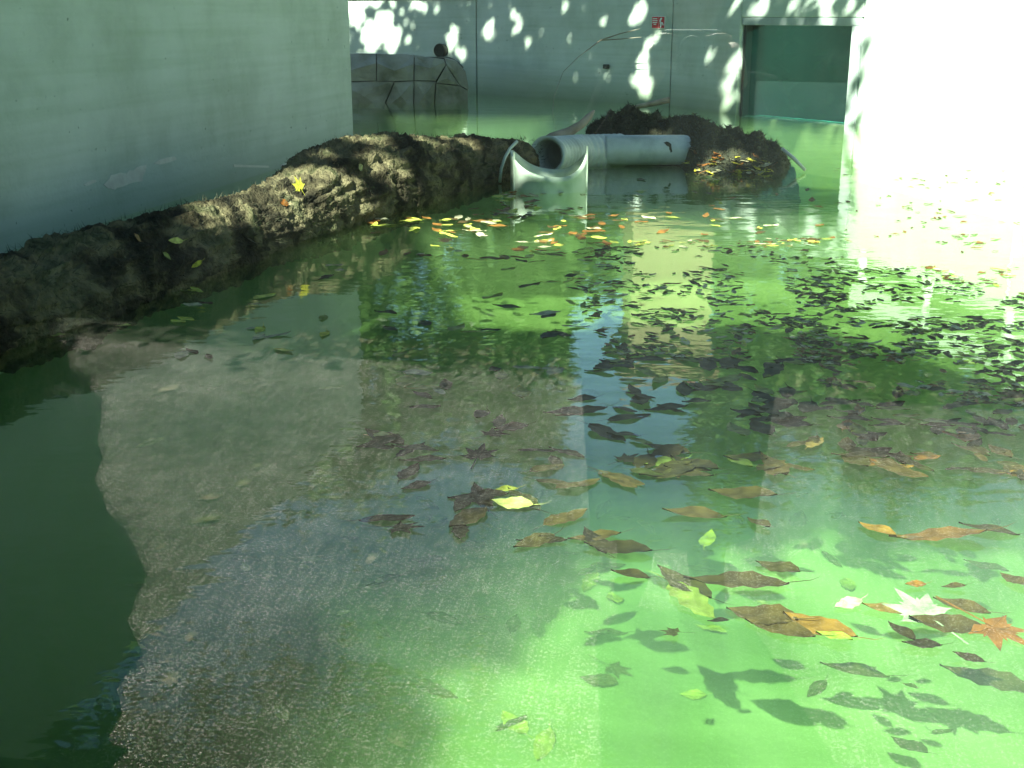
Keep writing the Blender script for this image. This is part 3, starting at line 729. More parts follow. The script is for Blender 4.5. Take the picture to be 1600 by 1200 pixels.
def hollow_pipe(name, pts, r, wall_, m, parent, ribs=0, rib_r=0.0, sg=40):
    """open tube along a polyline with optional ring corrugation"""
    P = [Vector(p) for p in pts]; L = [0]
    for a, b in zip(P, P[1:]): L.append(L[-1] + (b - a).length)
    nst = max(2, ribs * 6) if ribs else 12
    ctrs = []
    for k in range(nst + 1):
        s_ = L[-1] * k / nst; i = 0
        while i < len(P) - 2 and L[i + 1] < s_: i += 1
        f = (s_ - L[i]) / (L[i + 1] - L[i]); ctrs.append(P[i].lerp(P[i + 1], f))
    bm = bmesh.new(); rr = [r + (rib_r * (0.5 + 0.5 * math.cos(k / nst * ribs * 2 * math.pi)) if ribs else 0) for k in range(nst + 1)]
    tube(bm, ctrs, rr, sg, False); n0 = len(bm.verts)
    tube(bm, ctrs, [r - wall_] * (nst + 1), sg, False)
    bm.verts.ensure_lookup_table()
    for base in (0, nst * sg):
        for q in range(sg):
            a, b = bm.verts[base + q], bm.verts[base + (q + 1) % sg]; c_, d_ = bm.verts[n0 + base + (q + 1) % sg], bm.verts[n0 + base + q]
            bm.faces.new((a, b, c_, d_))
    return put(obj(name, bm, m, smooth=True), parent)
m0 = at_dist(855, 243, 8.05); m1 = at_dist(905, 238, 8.5); m2 = at_dist(968, 236, 8.7)
cp = empty('corrugated_pipe', tuple((m0 + m2) / 2)); tag(cp, 'grey corrugated pipe lying open ended behind the saddle cut pipe', 'pipe')
hollow_pipe('pipe_shell', [m0, m0.lerp(m1, .5), m1, m2], 0.114, 0.011, M['pipegrey'], cp, ribs=18, rib_r=0.008)
bm = bmesh.new(); dv = (m0 - m1).normalized(); tube(bm, [m0 + dv * .006, m0 - dv * .035], [.128, .126], 40, False); tube(bm, [m0 + dv * .006, m0 - dv * .035], [.109, .109], 40, False)
bm.verts.ensure_lookup_table()
for q in range(40): bm.faces.new((bm.verts[q], bm.verts[(q + 1) % 40], bm.verts[80 + (q + 1) % 40], bm.verts[80 + q]))
put(obj('collar', bm, M['pipegrey'], smooth=True), cp)
s0, s1 = at_dist(945, 235, 8.58), at_dist(1078, 234, 8.58)
sp_ = empty('smooth_pipe', tuple((s0 + s1) / 2)); tag(sp_, 'smooth pale grey pipe with brown scar lying against the mound', 'pipe')
bm = bmesh.new(); dx = (s1 - s0).normalized()
tube(bm, [s0, s0 + dx * .02, s0.lerp(s1, .5), s1 - dx * .05, s1 - dx * .018, s1 - dx * .004, s1], [.098, .104, .104, .103, .098, .086, .080], 40)
put(obj('pipe_body', bm, M['pipegrey'], smooth=True), sp_)
bm = bmesh.new()
vsx = []
for k, (px, py) in enumerate(jag([(1036, 222), (1044, 221), (1049, 226), (1051, 236), (1048, 239), (1045, 230)], 3, .8)):
    d_ = ray(px, py); ax = dx; oc = CAM - s0
    dp = d_ - ax * d_.dot(ax); op = oc - ax * oc.dot(ax); A_ = dp.dot(dp); B_ = 2 * dp.dot(op); C_ = op.dot(op) - .1055 ** 2
    D_ = B_ * B_ - 4 * A_ * C_
    if D_ > 0: vsx.append(bm.verts.new(CAM + d_ * ((-B_ - math.sqrt(D_)) / (2 * A_))))
bm.faces.new(vsx); put(obj('scar', bm, M['fibre']), sp_)

# ================================================================== TREES
LIT_FLOOR_PX = [[(260, 1900), (600, 1090), (790, 960), (860, 850), (1750, 825), (2300, 1900)], [(900, 450), (1000, 432), (1330, 425), (1700, 405), (1700, 545), (1400, 560), (1200, 520), (1000, 525), (900, 490)]]
LIT_FLOOR = [[on_z(px, py, DEPTH) for px, py in poly] for poly in LIT_FLOOR_PX]
LIT_W = [[on_z(px, py, 0) for px, py in poly] for poly in [[(1335, 205), (1900, 240), (1900, 540), (1330, 400)], [(600, 176), (880, 178), (820, 207), (590, 207)], [(1150, 184), (1345, 199), (1345, 217), (1150, 207)], [(620, 335), (900, 345), (900, 395), (640, 390)]]]
LIT_PATH = [(-3.4, -3.0), (3.4, -3.0), (4.2, 1.3), (-3.4, 1.3)]
# sun flecks seen in the photograph: (px, py, where, radius m)
FL = []
for px, py, i, r in [(600, 40, 0, .13), (580, 62, 0, .13), (612, 62, 0, .12), (560, 12, 0, .12), (708, 58, 0, .10), (722, 85, 0, .08), (764, 40, 1, .09), (770, 55, 1, .08), (800, 20, 1, .08), (812, 35, 1, .09), (764, 135, 1, .05), (773, 118, 1, .05), (1000, 20, 1, .12), (1003, 95, 1, .10), (1000, 120, 1, .12), (1012, 70, 1, .07), (1026, 55, 1, .06), (1010, 140, 1, .10), (1145, 100, 2, .09), (1140, 128, 2, .10), (1135, 160, 2, .08), (1190, 8, 3, .10), (1150, 12, 2, .05), (900, 125, 1, .06), (845, 50, 1, .05)]:
    FL.append((wall_at(px, py, i)[0], r))
_r = random.Random(5)
for k in range(34):
    i = _r.choice([0, 1, 1, 2]); px = {0: _r.uniform(560, 740), 1: _r.uniform(750, 1040), 2: _r.uniform(1050, 1150)}[i]
    FL.append((wall_at(px, _r.uniform(0, 130), i)[0], _r.uniform(.03, .065)))
LBV = BVHTree.FromObject(LOG, bpy.context.evaluated_depsgraph_get())
for px, py, r in [(470, 292, .22), (430, 302, .20), (395, 318, .18), (520, 300, .15), (560, 312, .11), (480, 335, .10), (610, 268, .12), (625, 285, .09), (575, 218, .12), (545, 214, .11), (660, 214, .10), (700, 220, .12), (720, 222, .10), (445, 285, .2), (505, 240, .08), (320, 330, .10), (355, 316, .10), (590, 205, .08), (460, 350, .06), (500, 322, .09), (300, 345, .05), (650, 208, .06), (535, 245, .05)]:
    h_ = LBV.ray_cast(CAM, ray(px, py))
    if h_[0] is not None: FL.append((h_[0], r))
for px, py, y, r in [(830, 245, 7.32, .10), (864, 266, 7.26, .12), (904, 252, 7.34, .09), (828, 285, 7.3, .08), (1030, 195, 8.8, .08), (1120, 252, 8.2, .10), (1160, 250, 8.3, .09), (1090, 258, 8.1, .10)]:
    FL.append((at_dist(px, py, y), r))
R0, R1 = Vector((*WL[4], 0)), Vector((*WL[5], 0))
def sun_wanted(p):
    q = p - S * ((p.z - DEPTH) / S.z) + Vector((random.gauss(0, .09), random.gauss(0, .09), 0))
    for poly in LIT_FLOOR:
        if inpoly(q.x, q.y, poly): return True
    q0 = p - S * (p.z / S.z)
    for poly in LIT_W:
        if inpoly(q0.x, q0.y, poly): return True
    if inpoly(q.x, q.y, LIT_PATH): return True
    for c, r in FL:
        v = p - c; t = v.dot(S)
        if t > 0 and (v - S * t).length < r * 1.15: return True
    # the right wall, from the window jamb on
    for a, b in ((WL[4], WL[5]), (WL[5], WL[6]), (WL[6], WL[7])):
        a = Vector((*a, 0)); b = Vector((*b, 0)); d = (b - a).normalized(); n = Vector((d.y, -d.x, 0))
        den = S.dot(n)
        t = (p - a).dot(n) / den
        h_ = p - S * t
        u = (h_ - a).dot(d)
        if 0.12 + .30 * nz(h_.z * 3, 3) + random.gauss(0, .05) < u < (b - a).length + .3 and -.3 < h_.z < 2.0: return True
    return False
def leaf_card(vs, fs, p, sz):
    """a folded pointed leaf of four triangles"""
    t = Vector((random.gauss(0, 1), random.gauss(0, 1), random.gauss(0, .7))).normalized()
    n = Vector((random.gauss(0, .6), random.gauss(0, .6), 1)).normalized(); s_ = t.cross(n)
    if s_.length < .05: s_ = Vector((1, 0, 0))
    s_.normalize(); n = s_.cross(t)
    i = len(vs)
    vs += [p - t * sz * .5, p + t * sz * .5, p + s_ * sz * .32 + n * sz * .08 - t * sz * .05, p - s_ * sz * .32 + n * sz * .08 - t * sz * .05]
    fs += [(i, i + 2, i + 1), (i, i + 1, i + 3)]
def tree(name, label, base, h, crown_c, crown_r, nleaf, sz, reject=None, trunk_r=.22, limbs=9, group=None, clump=None, m='leafg'):
    t = empty(name, tuple(base)); tag(t, label, 'tree', group)
    base = Vector(base); cc = Vector(crown_c); cr = Vector(crown_r)
    bm = bmesh.new()
    fork = base + Vector((0, 0, h))
    mid = base.lerp(fork, .5) + Vector((random.uniform(-.15, .15), random.uniform(-.15, .15), 0))
    tube(bm, [base - Vector((0, 0, .2)), mid, fork], [trunk_r * 1.3, trunk_r, trunk_r * .8], 12)
    ends = []
    for k in range(limbs):
        e = cc + Vector((random.uniform(-.75, .75) * cr.x, random.uniform(-.75, .75) * cr.y, random.uniform(-.2, .6) * cr.z))
        for tr in range(30):
            q = fork.lerp(e, .5) + Vector((0, 0, .25 * (e - fork).length * .3))
            if not reject or not any(reject(q.lerp(e, f)) or reject(fork.lerp(q, f)) for f in (.15, .3, .45, .6, .75, .9, 1)): break
            e = cc + Vector((random.uniform(-.75, .75) * cr.x, random.uniform(-.75, .75) * cr.y, random.uniform(-.2, .6) * cr.z))
        else: continue
        tube(bm, [fork - Vector((0, 0, .2)), q, e], [trunk_r * .5, trunk_r * .28, .02], 7); ends += [q, e]
    put(obj('trunk', bm, M['trunk'], smooth=True), t)
    vs, fs = [], []
    cl = []
    for k in range(clump or 120):
        while True:
            v = Vector((random.uniform(-1, 1), random.uniform(-1, 1), random.uniform(-1, 1)))
            if v.length < 1: break
        cl.append(cc + Vector((v.x * cr.x, v.y * cr.y, v.z * cr.z)))
    cs = (cr.x * cr.y * max(cr.z, 1)) ** (1 / 3) * .22
    n_ = 0
    while n_ < nleaf:
        n_ += 1
        p = random.choice(cl) + Vector((random.gauss(0, cs), random.gauss(0, cs), random.gauss(0, cs * .6)))
        if reject and reject(p): continue
        leaf_card(vs, fs, p, sz * random.uniform(.7, 1.3))
    put(raw('crown', vs, fs, M[m]), t)
    return t
# the canopy that shades the pool: two trees behind the left wall reaching over it
tree('plane_tree', 'spreading tree behind the left wall shading the far pool', (-6.6, 9.5, -.6), 4.2, (-2.4, 7.4, 6.6), (3.7, 4.2, 1.2), 32000, .20, sun_wanted, .3, 12, 'trees shading the pool', 260)
tree('plane_tree', 'spreading tree left of the viewing pane shading the near pool', (-7.2, 1.2, -.6), 4.2, (-2.6, 0.8, 6.4), (3.8, 4.0, 1.2), 28000, .20, sun_wanted, .3, 12, 'trees shading the pool', 240)
tree('plane_tree', 'broad tree between the two shading trees', (-7.4, 5.2, -.6), 4.4, (-3.0, 4.2, 7.2), (3.2, 3.0, 1.0), 16000, .20, sun_wanted, .28, 10, 'trees shading the pool', 160)
tree('plane_tree', 'spreading tree nearest the path left of the person', (-7.0, -3.4, -.6), 4.2, (-2.6, -3.2, 6.2), (3.8, 2.6, 1.0), 22000, .20, sun_wanted, .26, 10, 'trees shading the pool', 140)
# trees and a tan house beyond the far wall, seen only mirrored in the water
def gap(p):
    v = p - Vector((0, 0, -1)); az = math.degrees(math.atan2(v.x, v.y)); el = math.degrees(math.atan2(v.z, math.hypot(v.x, v.y)))
    j = nz(az * .8, el * .8, 2) * 1.6
    if 2.8 < az + j < 8.8 and 12.6 < el + j < 23: return True
    if 5.7 < az + j * .4 < 9.4 and 11.0 < el + j * .4 < 16: return True
    return False
for k, (x, y, hh, rx, rz, cz, nl) in enumerate([(-9, 24, 2.2, 3.2, 3.6, 5.2, 7000), (-4.2, 25, 2.4, 3.0, 3.8, 5.6, 8000), (0.2, 24.5, 2.2, 2.4, 3.4, 5.0, 7000), (4.6, 27, 2.6, 2.6, 4.2, 6.2, 8000), (8.2, 23, 2.2, 3.0, 3.4, 5.0, 7000), (12.5, 18, 2.2, 3.0, 3.8, 5.2, 7000)]):
    tree('garden_tree', ['green tree at the far left beyond the pool wall', 'tall green tree beyond the rock ledge', 'round green tree left of the tan house', 'tallest green tree behind the tan house', 'green tree right of the tan house', 'green tree beyond the sunlit right wall'][k],
         (x, y, -.6), hh, (x, y, cz), (rx, rx * .8, rz), nl, .34, gap, .2, 7, 'trees beyond the far wall', 90)
for k, (x, y, hh, rx, rz, cz, nl) in enumerate([(10.5, 11.5, 2.4, 2.6, 3.8, 5.8, 8000), (9.8, 6.5, 2.6, 2.6, 4.0, 6.2, 9000), (9.6, 1.8, 2.4, 2.6, 4.0, 6.0, 8000)]):  # unseen row, added to block sky light from the right
    tree('garden_tree', ['tree beyond the right wall farthest from the pane', 'tall tree in the middle of the row right of the pool', 'tree right of the pane closest to the path'][k],
         (x, y, -.6), hh, (x, y, cz), (rx, rx, rz), nl, .34, gap, .2, 7, 'trees right of the pool', 90)
for k, (x, y) in enumerate([(-10.5, 12.5), (-10.8, 7.0), (-10.8, 1.5)]):  # unseen row, added to cut sky light on the left
    tree('garden_tree', ['tall tree left of the rock ledge end', 'tall tree in the middle of the row left of the pool', 'tall tree left of the path'][k], (x, y, -.6), 3.0, (x, y, 6.6), (2.6, 2.8, 4.2), 9000, .34, None, .22, 7, 'trees left of the pool', 90)
for k, (x, y) in enumerate([(-4.6, 11.0), (-5.0, 8.2), (-5.3, 5.4), (-5.6, 2.6)]):
    tree('tall_shrub', ['tall shrub behind the far end of the left wall', 'second tall shrub along the left wall from its far end', 'third tall shrub along the left wall from its far end', 'tall shrub behind the near end of the left wall'][k], (x, y, -.6), 1.6, (x, y, 3.4), (1.0, 1.5, 1.7), 3200, .16, None, .08, 8, 'tall shrubs behind the left wall', 60)
hs = empty('tan_house', (3.3, 20.4, 1.0)); tag(hs, 'small tan house beyond the far wall', 'house')
bm = bmesh.new(); prism(bm, [(1.95, 19.4), (3.25, 19.4), (3.25, 21.0), (1.95, 21.0)], 0.6, 4.55); put(obj('wall_block', bm, M['tan']), hs)
bm = bmesh.new(); prism(bm, [(1.8, 19.2), (3.4, 19.2), (3.4, 21.2), (1.8, 21.2)], 4.553, 4.7); put(obj('roof', bm, M['roof']), hs)
for x in ():
    bm = bmesh.new(); prism(bm, [(x, 19.38), (x + .5, 19.38), (x + .5, 19.395), (x, 19.395)], 2.3, 3.3); put(obj('window', bm, M['dark']), hs)

# ================================================================== THE PATH SIDE (mirrored in the pane)
def behind(px, py, z=-0.6):
    return mirror(on_z(px, py, z))
# ground cover, litter strip and a hedge past the path edge
vs, fs = [], []
for k in range(14000):
    x, y = random.uniform(-2.2, 5.0), -2.95 - abs(random.gauss(0, .55))
    h_ = min(.45, .10 + (-2.95 - y) * .25) * random.random()
    if nz(x * 1.3, y * 1.3, 5) < -0.25: continue
    leaf_card(vs, fs, Vector((x, y, -.60 + h_)), random.uniform(.05, .10))
tag(raw('ground_cover', vs, fs, M['cover']), 'low leafy ground cover along the path edge', 'ground cover', kind='stuff')
vs, fs = [], []
for k in range(2600):
    x, y = random.uniform(-2.4, 5.0), -2.85 + random.gauss(0, .16)
    leaf_card(vs, fs, Vector((x, y, -.585 + random.random() * .02)), random.uniform(.04, .08))
tag(raw('leaf_litter', vs, fs, M['litter']), 'pale leaf litter drifted along the path edge', 'leaf litter', kind='stuff')
vs, fs = [], []
for k in range(34000):
    x, y, z = random.uniform(-8, 8), -6.1 + random.gauss(0, .25), -.6 + 3.1 * random.random() ** .9
    if k % 3 == 0: x, y, z = random.uniform(-9, 9), -8.4 + random.gauss(0, .4), -.6 + 3.3 * random.random()
    leaf_card(vs, fs, Vector((x, y, z)), random.uniform(.08, .14))
hd = empty('hedge', (0, -6.6, -.6)); tag(hd, 'dark green hedge behind the path', 'hedge')
put(raw('foliage', vs, fs, M['leafg']), hd)
bm = bmesh.new(); prism(bm, [(-8, -6.3), (8, -6.3), (8, -6.0), (-8, -6.0)], -.7, 2.2); prism(bm, [(-9, -8.6), (9, -8.6), (9, -8.2), (-9, -8.2)], -.7, 2.5); put(obj('inner_twigs', bm, M['soil']), hd)
# dark boulder at the left of the pane
bp_ = behind(-45, 1120)
bm = bmesh.new(); bmesh.ops.create_icosphere(bm, subdivisions=5, radius=1)
for v in bm.verts:
    k = 1 + .22 * fbm(v.co * 2.6, 4) + .13 * fbm(v.co * 6, 4) + .04 * fbm(v.co * 17, 3)
    k *= 1.0 + .25 * max(0, -v.co.z)
    v.co = Vector((bp_.x + v.co.x * .36 * k, bp_.y + v.co.y * .32 * k, max(-.62, -.10 + v.co.z * .72 * k)))
tag(obj('boulder', bm, M['darkrock'], smooth=True), 'upright dark boulder beside the viewing pane', 'boulder')

# ---- the photographer, in a long dark coat behind the camera
def person():
    o = CAM - GN * 0.50 ; fx, fy = GN.x, GN.y
    side = GT
    G = -0.6
    root = empty('person', (o.x, o.y, G)); tag(root, 'person in a long dark coat holding a camera behind the pane', 'person')
    def P(s_, f, z): return Vector((o.x, o.y, 0)) + side * s_ + GN * f + Vector((0, 0, G + z))
    V, E, Rr = [], [], []
    def add(p, r, link_=None):
        V.append(p); Rr.append(r)
        if link_ is not None: E.append((link_, len(V) - 1))
        return len(V) - 1
    pel = add(P(0, 0, .98), (.185, .13)); bel = add(P(0, 0, 1.14), (.19, .13), pel); chest = add(P(0, 0, 1.32), (.20, .13), bel); nb = add(P(0, .01, 1.46), (.085, .08), chest); nk = add(P(0, .03, 1.53), (.055, .055), nb)
    hd_ = add(P(0, .06, 1.61), (.078, .09), nk); ht = add(P(0, .06, 1.72), (.07, .085), hd_)
    for s_ in (-1, 1):
        hip = add(P(.10 * s_, 0, .90), (.11, .12), pel); kn = add(P(.10 * s_, .01, .50), (.075, .08), hip); an = add(P(.10 * s_, -.01, .09), (.05, .055), kn); toe = add(P(.12 * s_, .16, .045), (.045, .04), an)
        sh = add(P(.19 * s_, 0, 1.40), (.075, .075), chest); el = add(P(.27 * s_, .10, 1.16), (.055, .055), sh); wr = add(P(.10 * s_, .34, 1.46), (.036, .036), el)
    me = bpy.data.meshes.new('body'); me.from_pydata(V, E, []); me.update()
    ob = bpy.data.objects.new('body', me); COL.objects.link(ob)
    md = ob.modifiers.new('Skin', 'SKIN')
    for i, sv in enumerate(me.skin_vertices[0].data):
        sv.radius = Rr[i]; sv.use_root = (i == 0)
    sb = ob.modifiers.new('Sub', 'SUBSURF'); sb.levels = 2; sb.render_levels = 2
    me.materials.append(M['coat']); put(ob, root)
    # coat skirt
    bm = bmesh.new(); rings = []
    for z, rx, ry in ((1.12, .23, .165), (.95, .265, .18), (.75, .265, .19), (.5, .245, .18), (.22, .225, .17)):
        ring = [bm.verts.new(P(math.cos(a) * rx * (1 + .04 * math.sin(5 * a)), math.sin(a) * ry * (1 + .04 * math.sin(7 * a)), z)) for a in [q * 2 * math.pi / 36 for q in range(36)]]
        rings.append(ring)
    for r0, r1 in zip(rings, rings[1:]):
        for q in range(36): bm.faces.new((r0[q], r0[(q + 1) % 36], r1[(q + 1) % 36], r1[q]))
    put(obj('coat_skirt', bm, M['coat'], smooth=True), root)
    # face, hair
    bm = bmesh.new(); bmesh.ops.create_uvsphere(bm, u_segments=24, v_segments=16, radius=1)
    for v in bm.verts:
        x, y, z = v.co
        f = y * .095 + (.014 * math.exp(-((x / .22) ** 2 + ((z + .08) / .22) ** 2)) if y > 0 else 0) - (.010 * math.exp(-(((abs(x) - .38) / .16) ** 2 + ((z - .12) / .12) ** 2)) if y > 0 else 0)
        v.co = P(x * .076 * (1 - .18 * max(0, -z)), .075 + f, 1.655 + z * .115)
    put(obj('face', bm, M['skin'], smooth=True), root)
    bm = bmesh.new(); bmesh.ops.create_uvsphere(bm, u_segments=24, v_segments=16, radius=1)
    for v in bm.verts:
        x, y, z = v.co; v.co = P(x * .092, .045 + y * .105 - .02, 1.675 + z * .115 + (-.05 if y < 0 and z < 0 else 0))
    put(obj('hair', bm, M['hair'], smooth=True), root)
    # hands: palm and five fingers each, closed on the camera's sides
    for s_ in (-1, 1):
        bm = bmesh.new(); tube(bm, [P(.10 * s_, .335, 1.455), P(.088 * s_, .37, 1.49), P(.078 * s_, .395, 1.53)], [.030, .036, .028], 10)
        for k in range(4):
            z = 1.495 + k * .019
            tube(bm, [P(.078 * s_, .395, z), P(.070 * s_, .428, z + .004), P(.050 * s_, .444, z + .004), P(.030 * s_, .442, z)], [.010, .0095, .009, .007], 8)
        tube(bm, [P(.085 * s_, .37, 1.49), P(.060 * s_, .375, 1.505), P(.038 * s_, .385, 1.515)], [.012, .011, .009], 8)
        put(obj('hand', bm, M['skin'], smooth=True), root)
    return P
PP = person()
cb = empty('compact_camera', tuple(PP(0, .41, 1.53))); tag(cb, 'small dark compact camera held in both hands', 'camera')
bm = bmesh.new(); prism(bm, [PP(-.062, .392, 0)[:2] + (0,) if False else PP(-.062, .392, 0), PP(.062, .392, 0), PP(.062, .425, 0), PP(-.062, .425, 0)], .90, .972); bevel(bm, .006, 2)
put(obj('camera_body', bm, M['black']), cb)
bm = bmesh.new(); tube(bm, [PP(0, .425, 1.535), PP(0, .455, 1.535)], [.026, .024], 20); put(obj('lens_barrel', bm, M['black']), cb)

# ================================================================== LEAVES
def leaf_mesh(name, L, W, curl, fold, notch=0.0, twist=0.0, serr=0.0, stem=.35):
    st = 9; vs = []; fs = []
    for k in range(st + 1):
        t = k / st
        wv = W * .5 * (math.sin(math.pi * t ** .82) ** .8) * (1 + serr * (1 if k % 2 else -1)) + (0 if 0 < k < st else 0)
        y = (t - .5) * L
        zc = curl * L * (4 * (t - .5) ** 2) * .25 + .0018 * math.sin(9 * t + W * 90)
        a = twist * (t - .5)
        for sgn in (-1, -.5, 0, .5, 1):
            x = sgn * wv; z = zc + abs(sgn) ** 1.5 * fold * W
            z += .0016 * math.sin(sgn * 5 + 7 * t)
            vs.append((x * math.cos(a) - z * math.sin(a), y, x * math.sin(a) + z * math.cos(a)))
    for k in range(st):
        for c in range(4):
            if notch and ((c == 0 and k == 6) or (c == 3 and k == 3)): continue
            i = k * 5 + c; fs.append((i, i + 1, i + 6, i + 5))
    # stem
    i = len(vs); y0 = -.5 * L; s = stem * L
    vs += [(-.0012, y0 + .004, .001), (.0012, y0 + .004, .001), (s * .15 + .001, y0 - s * .6, .003), (s * .15 - .001, y0 - s * .6, .003), (s * .4, y0 - s, .006)]
    fs += [(i, i + 1, i + 2, i + 3), (i + 3, i + 2, i + 4)]
    me = bpy.data.meshes.new(name); me.from_pydata(vs, [], fs); me.update()
    me.polygons.foreach_set('use_smooth', [True] * len(me.polygons))
    return me
def maple_mesh(name, L, curl):
    pts = []
    lobes = [(-150, .45), (-128, .40), (-100, .68), (-75, .52), (-45, .86), (-24, .56), (0, 1.0), (24, .56), (45, .86), (75, .52), (100, .68), (128, .40), (150, .45), (180, .16)]
    for a, r in lobes:
        for da, q in ((-5, .80), (0, 1.0), (5, .80)) if r > .42 else ((0, 1.0),):
            pts.append((math.sin(R(a + da)) * r * q * L * .55, math.cos(R(a + da)) * r * q * L * .55))
    vs = [(0, 0, 0)] + [(x, y, curl * (x * x + y * y) / L + .002 * math.sin(x * 60 + y * 40)) for x, y in pts]
    n = len(pts); fs = [(0, 1 + (i + 1) % n, 1 + i) for i in range(n)]
    i = len(vs); vs += [(-.0015, 0, .002), (.0015, 0, .002), (.006, -L * .75, .006), (.003, -L * .75, .006)]; fs.append((i, i + 1, i + 2, i + 3))
    me = bpy.data.meshes.new(name); me.from_pydata(vs, [], fs); me.update()
    return me
LEAF = {}
KINDS = ['lf_brown', 'lf_orange', 'lf_yellow', 'lf_pale', 'lf_green', 'lf_lime', 'lf_white']
for mk in KINDS:
    sets = []
    for v in range(5):
        a = leaf_mesh('leaf', .100 + .012 * v, .046 + .006 * ((v * 2) % 4), random.uniform(-.04, .12), random.uniform(.0, .05), notch=False, twist=random.uniform(-.12, .12), serr=(.16 if v == 4 else .05 + .04 * (v % 2)))
        a.materials.append(M[mk]); sets.append(a)
    a = maple_mesh('leaf', .13, random.uniform(.0, .10)); a.materials.append(M[mk]); sets.append(a)
    LEAF[mk] = sets
def leaf_at(p, mk, v, rz, s=1.0, tilt=(0, 0), name='leaf', label=None, cat='leaf', group=None, lift=0.003):
    o = bpy.data.objects.new(name, LEAF[mk][v]); COL.objects.link(o)
    o.location = (p.x, p.y, p.z + lift); o.rotation_euler = (tilt[0], tilt[1], rz); o.scale = (s, s, s)
    return tag(o, label, cat, group)

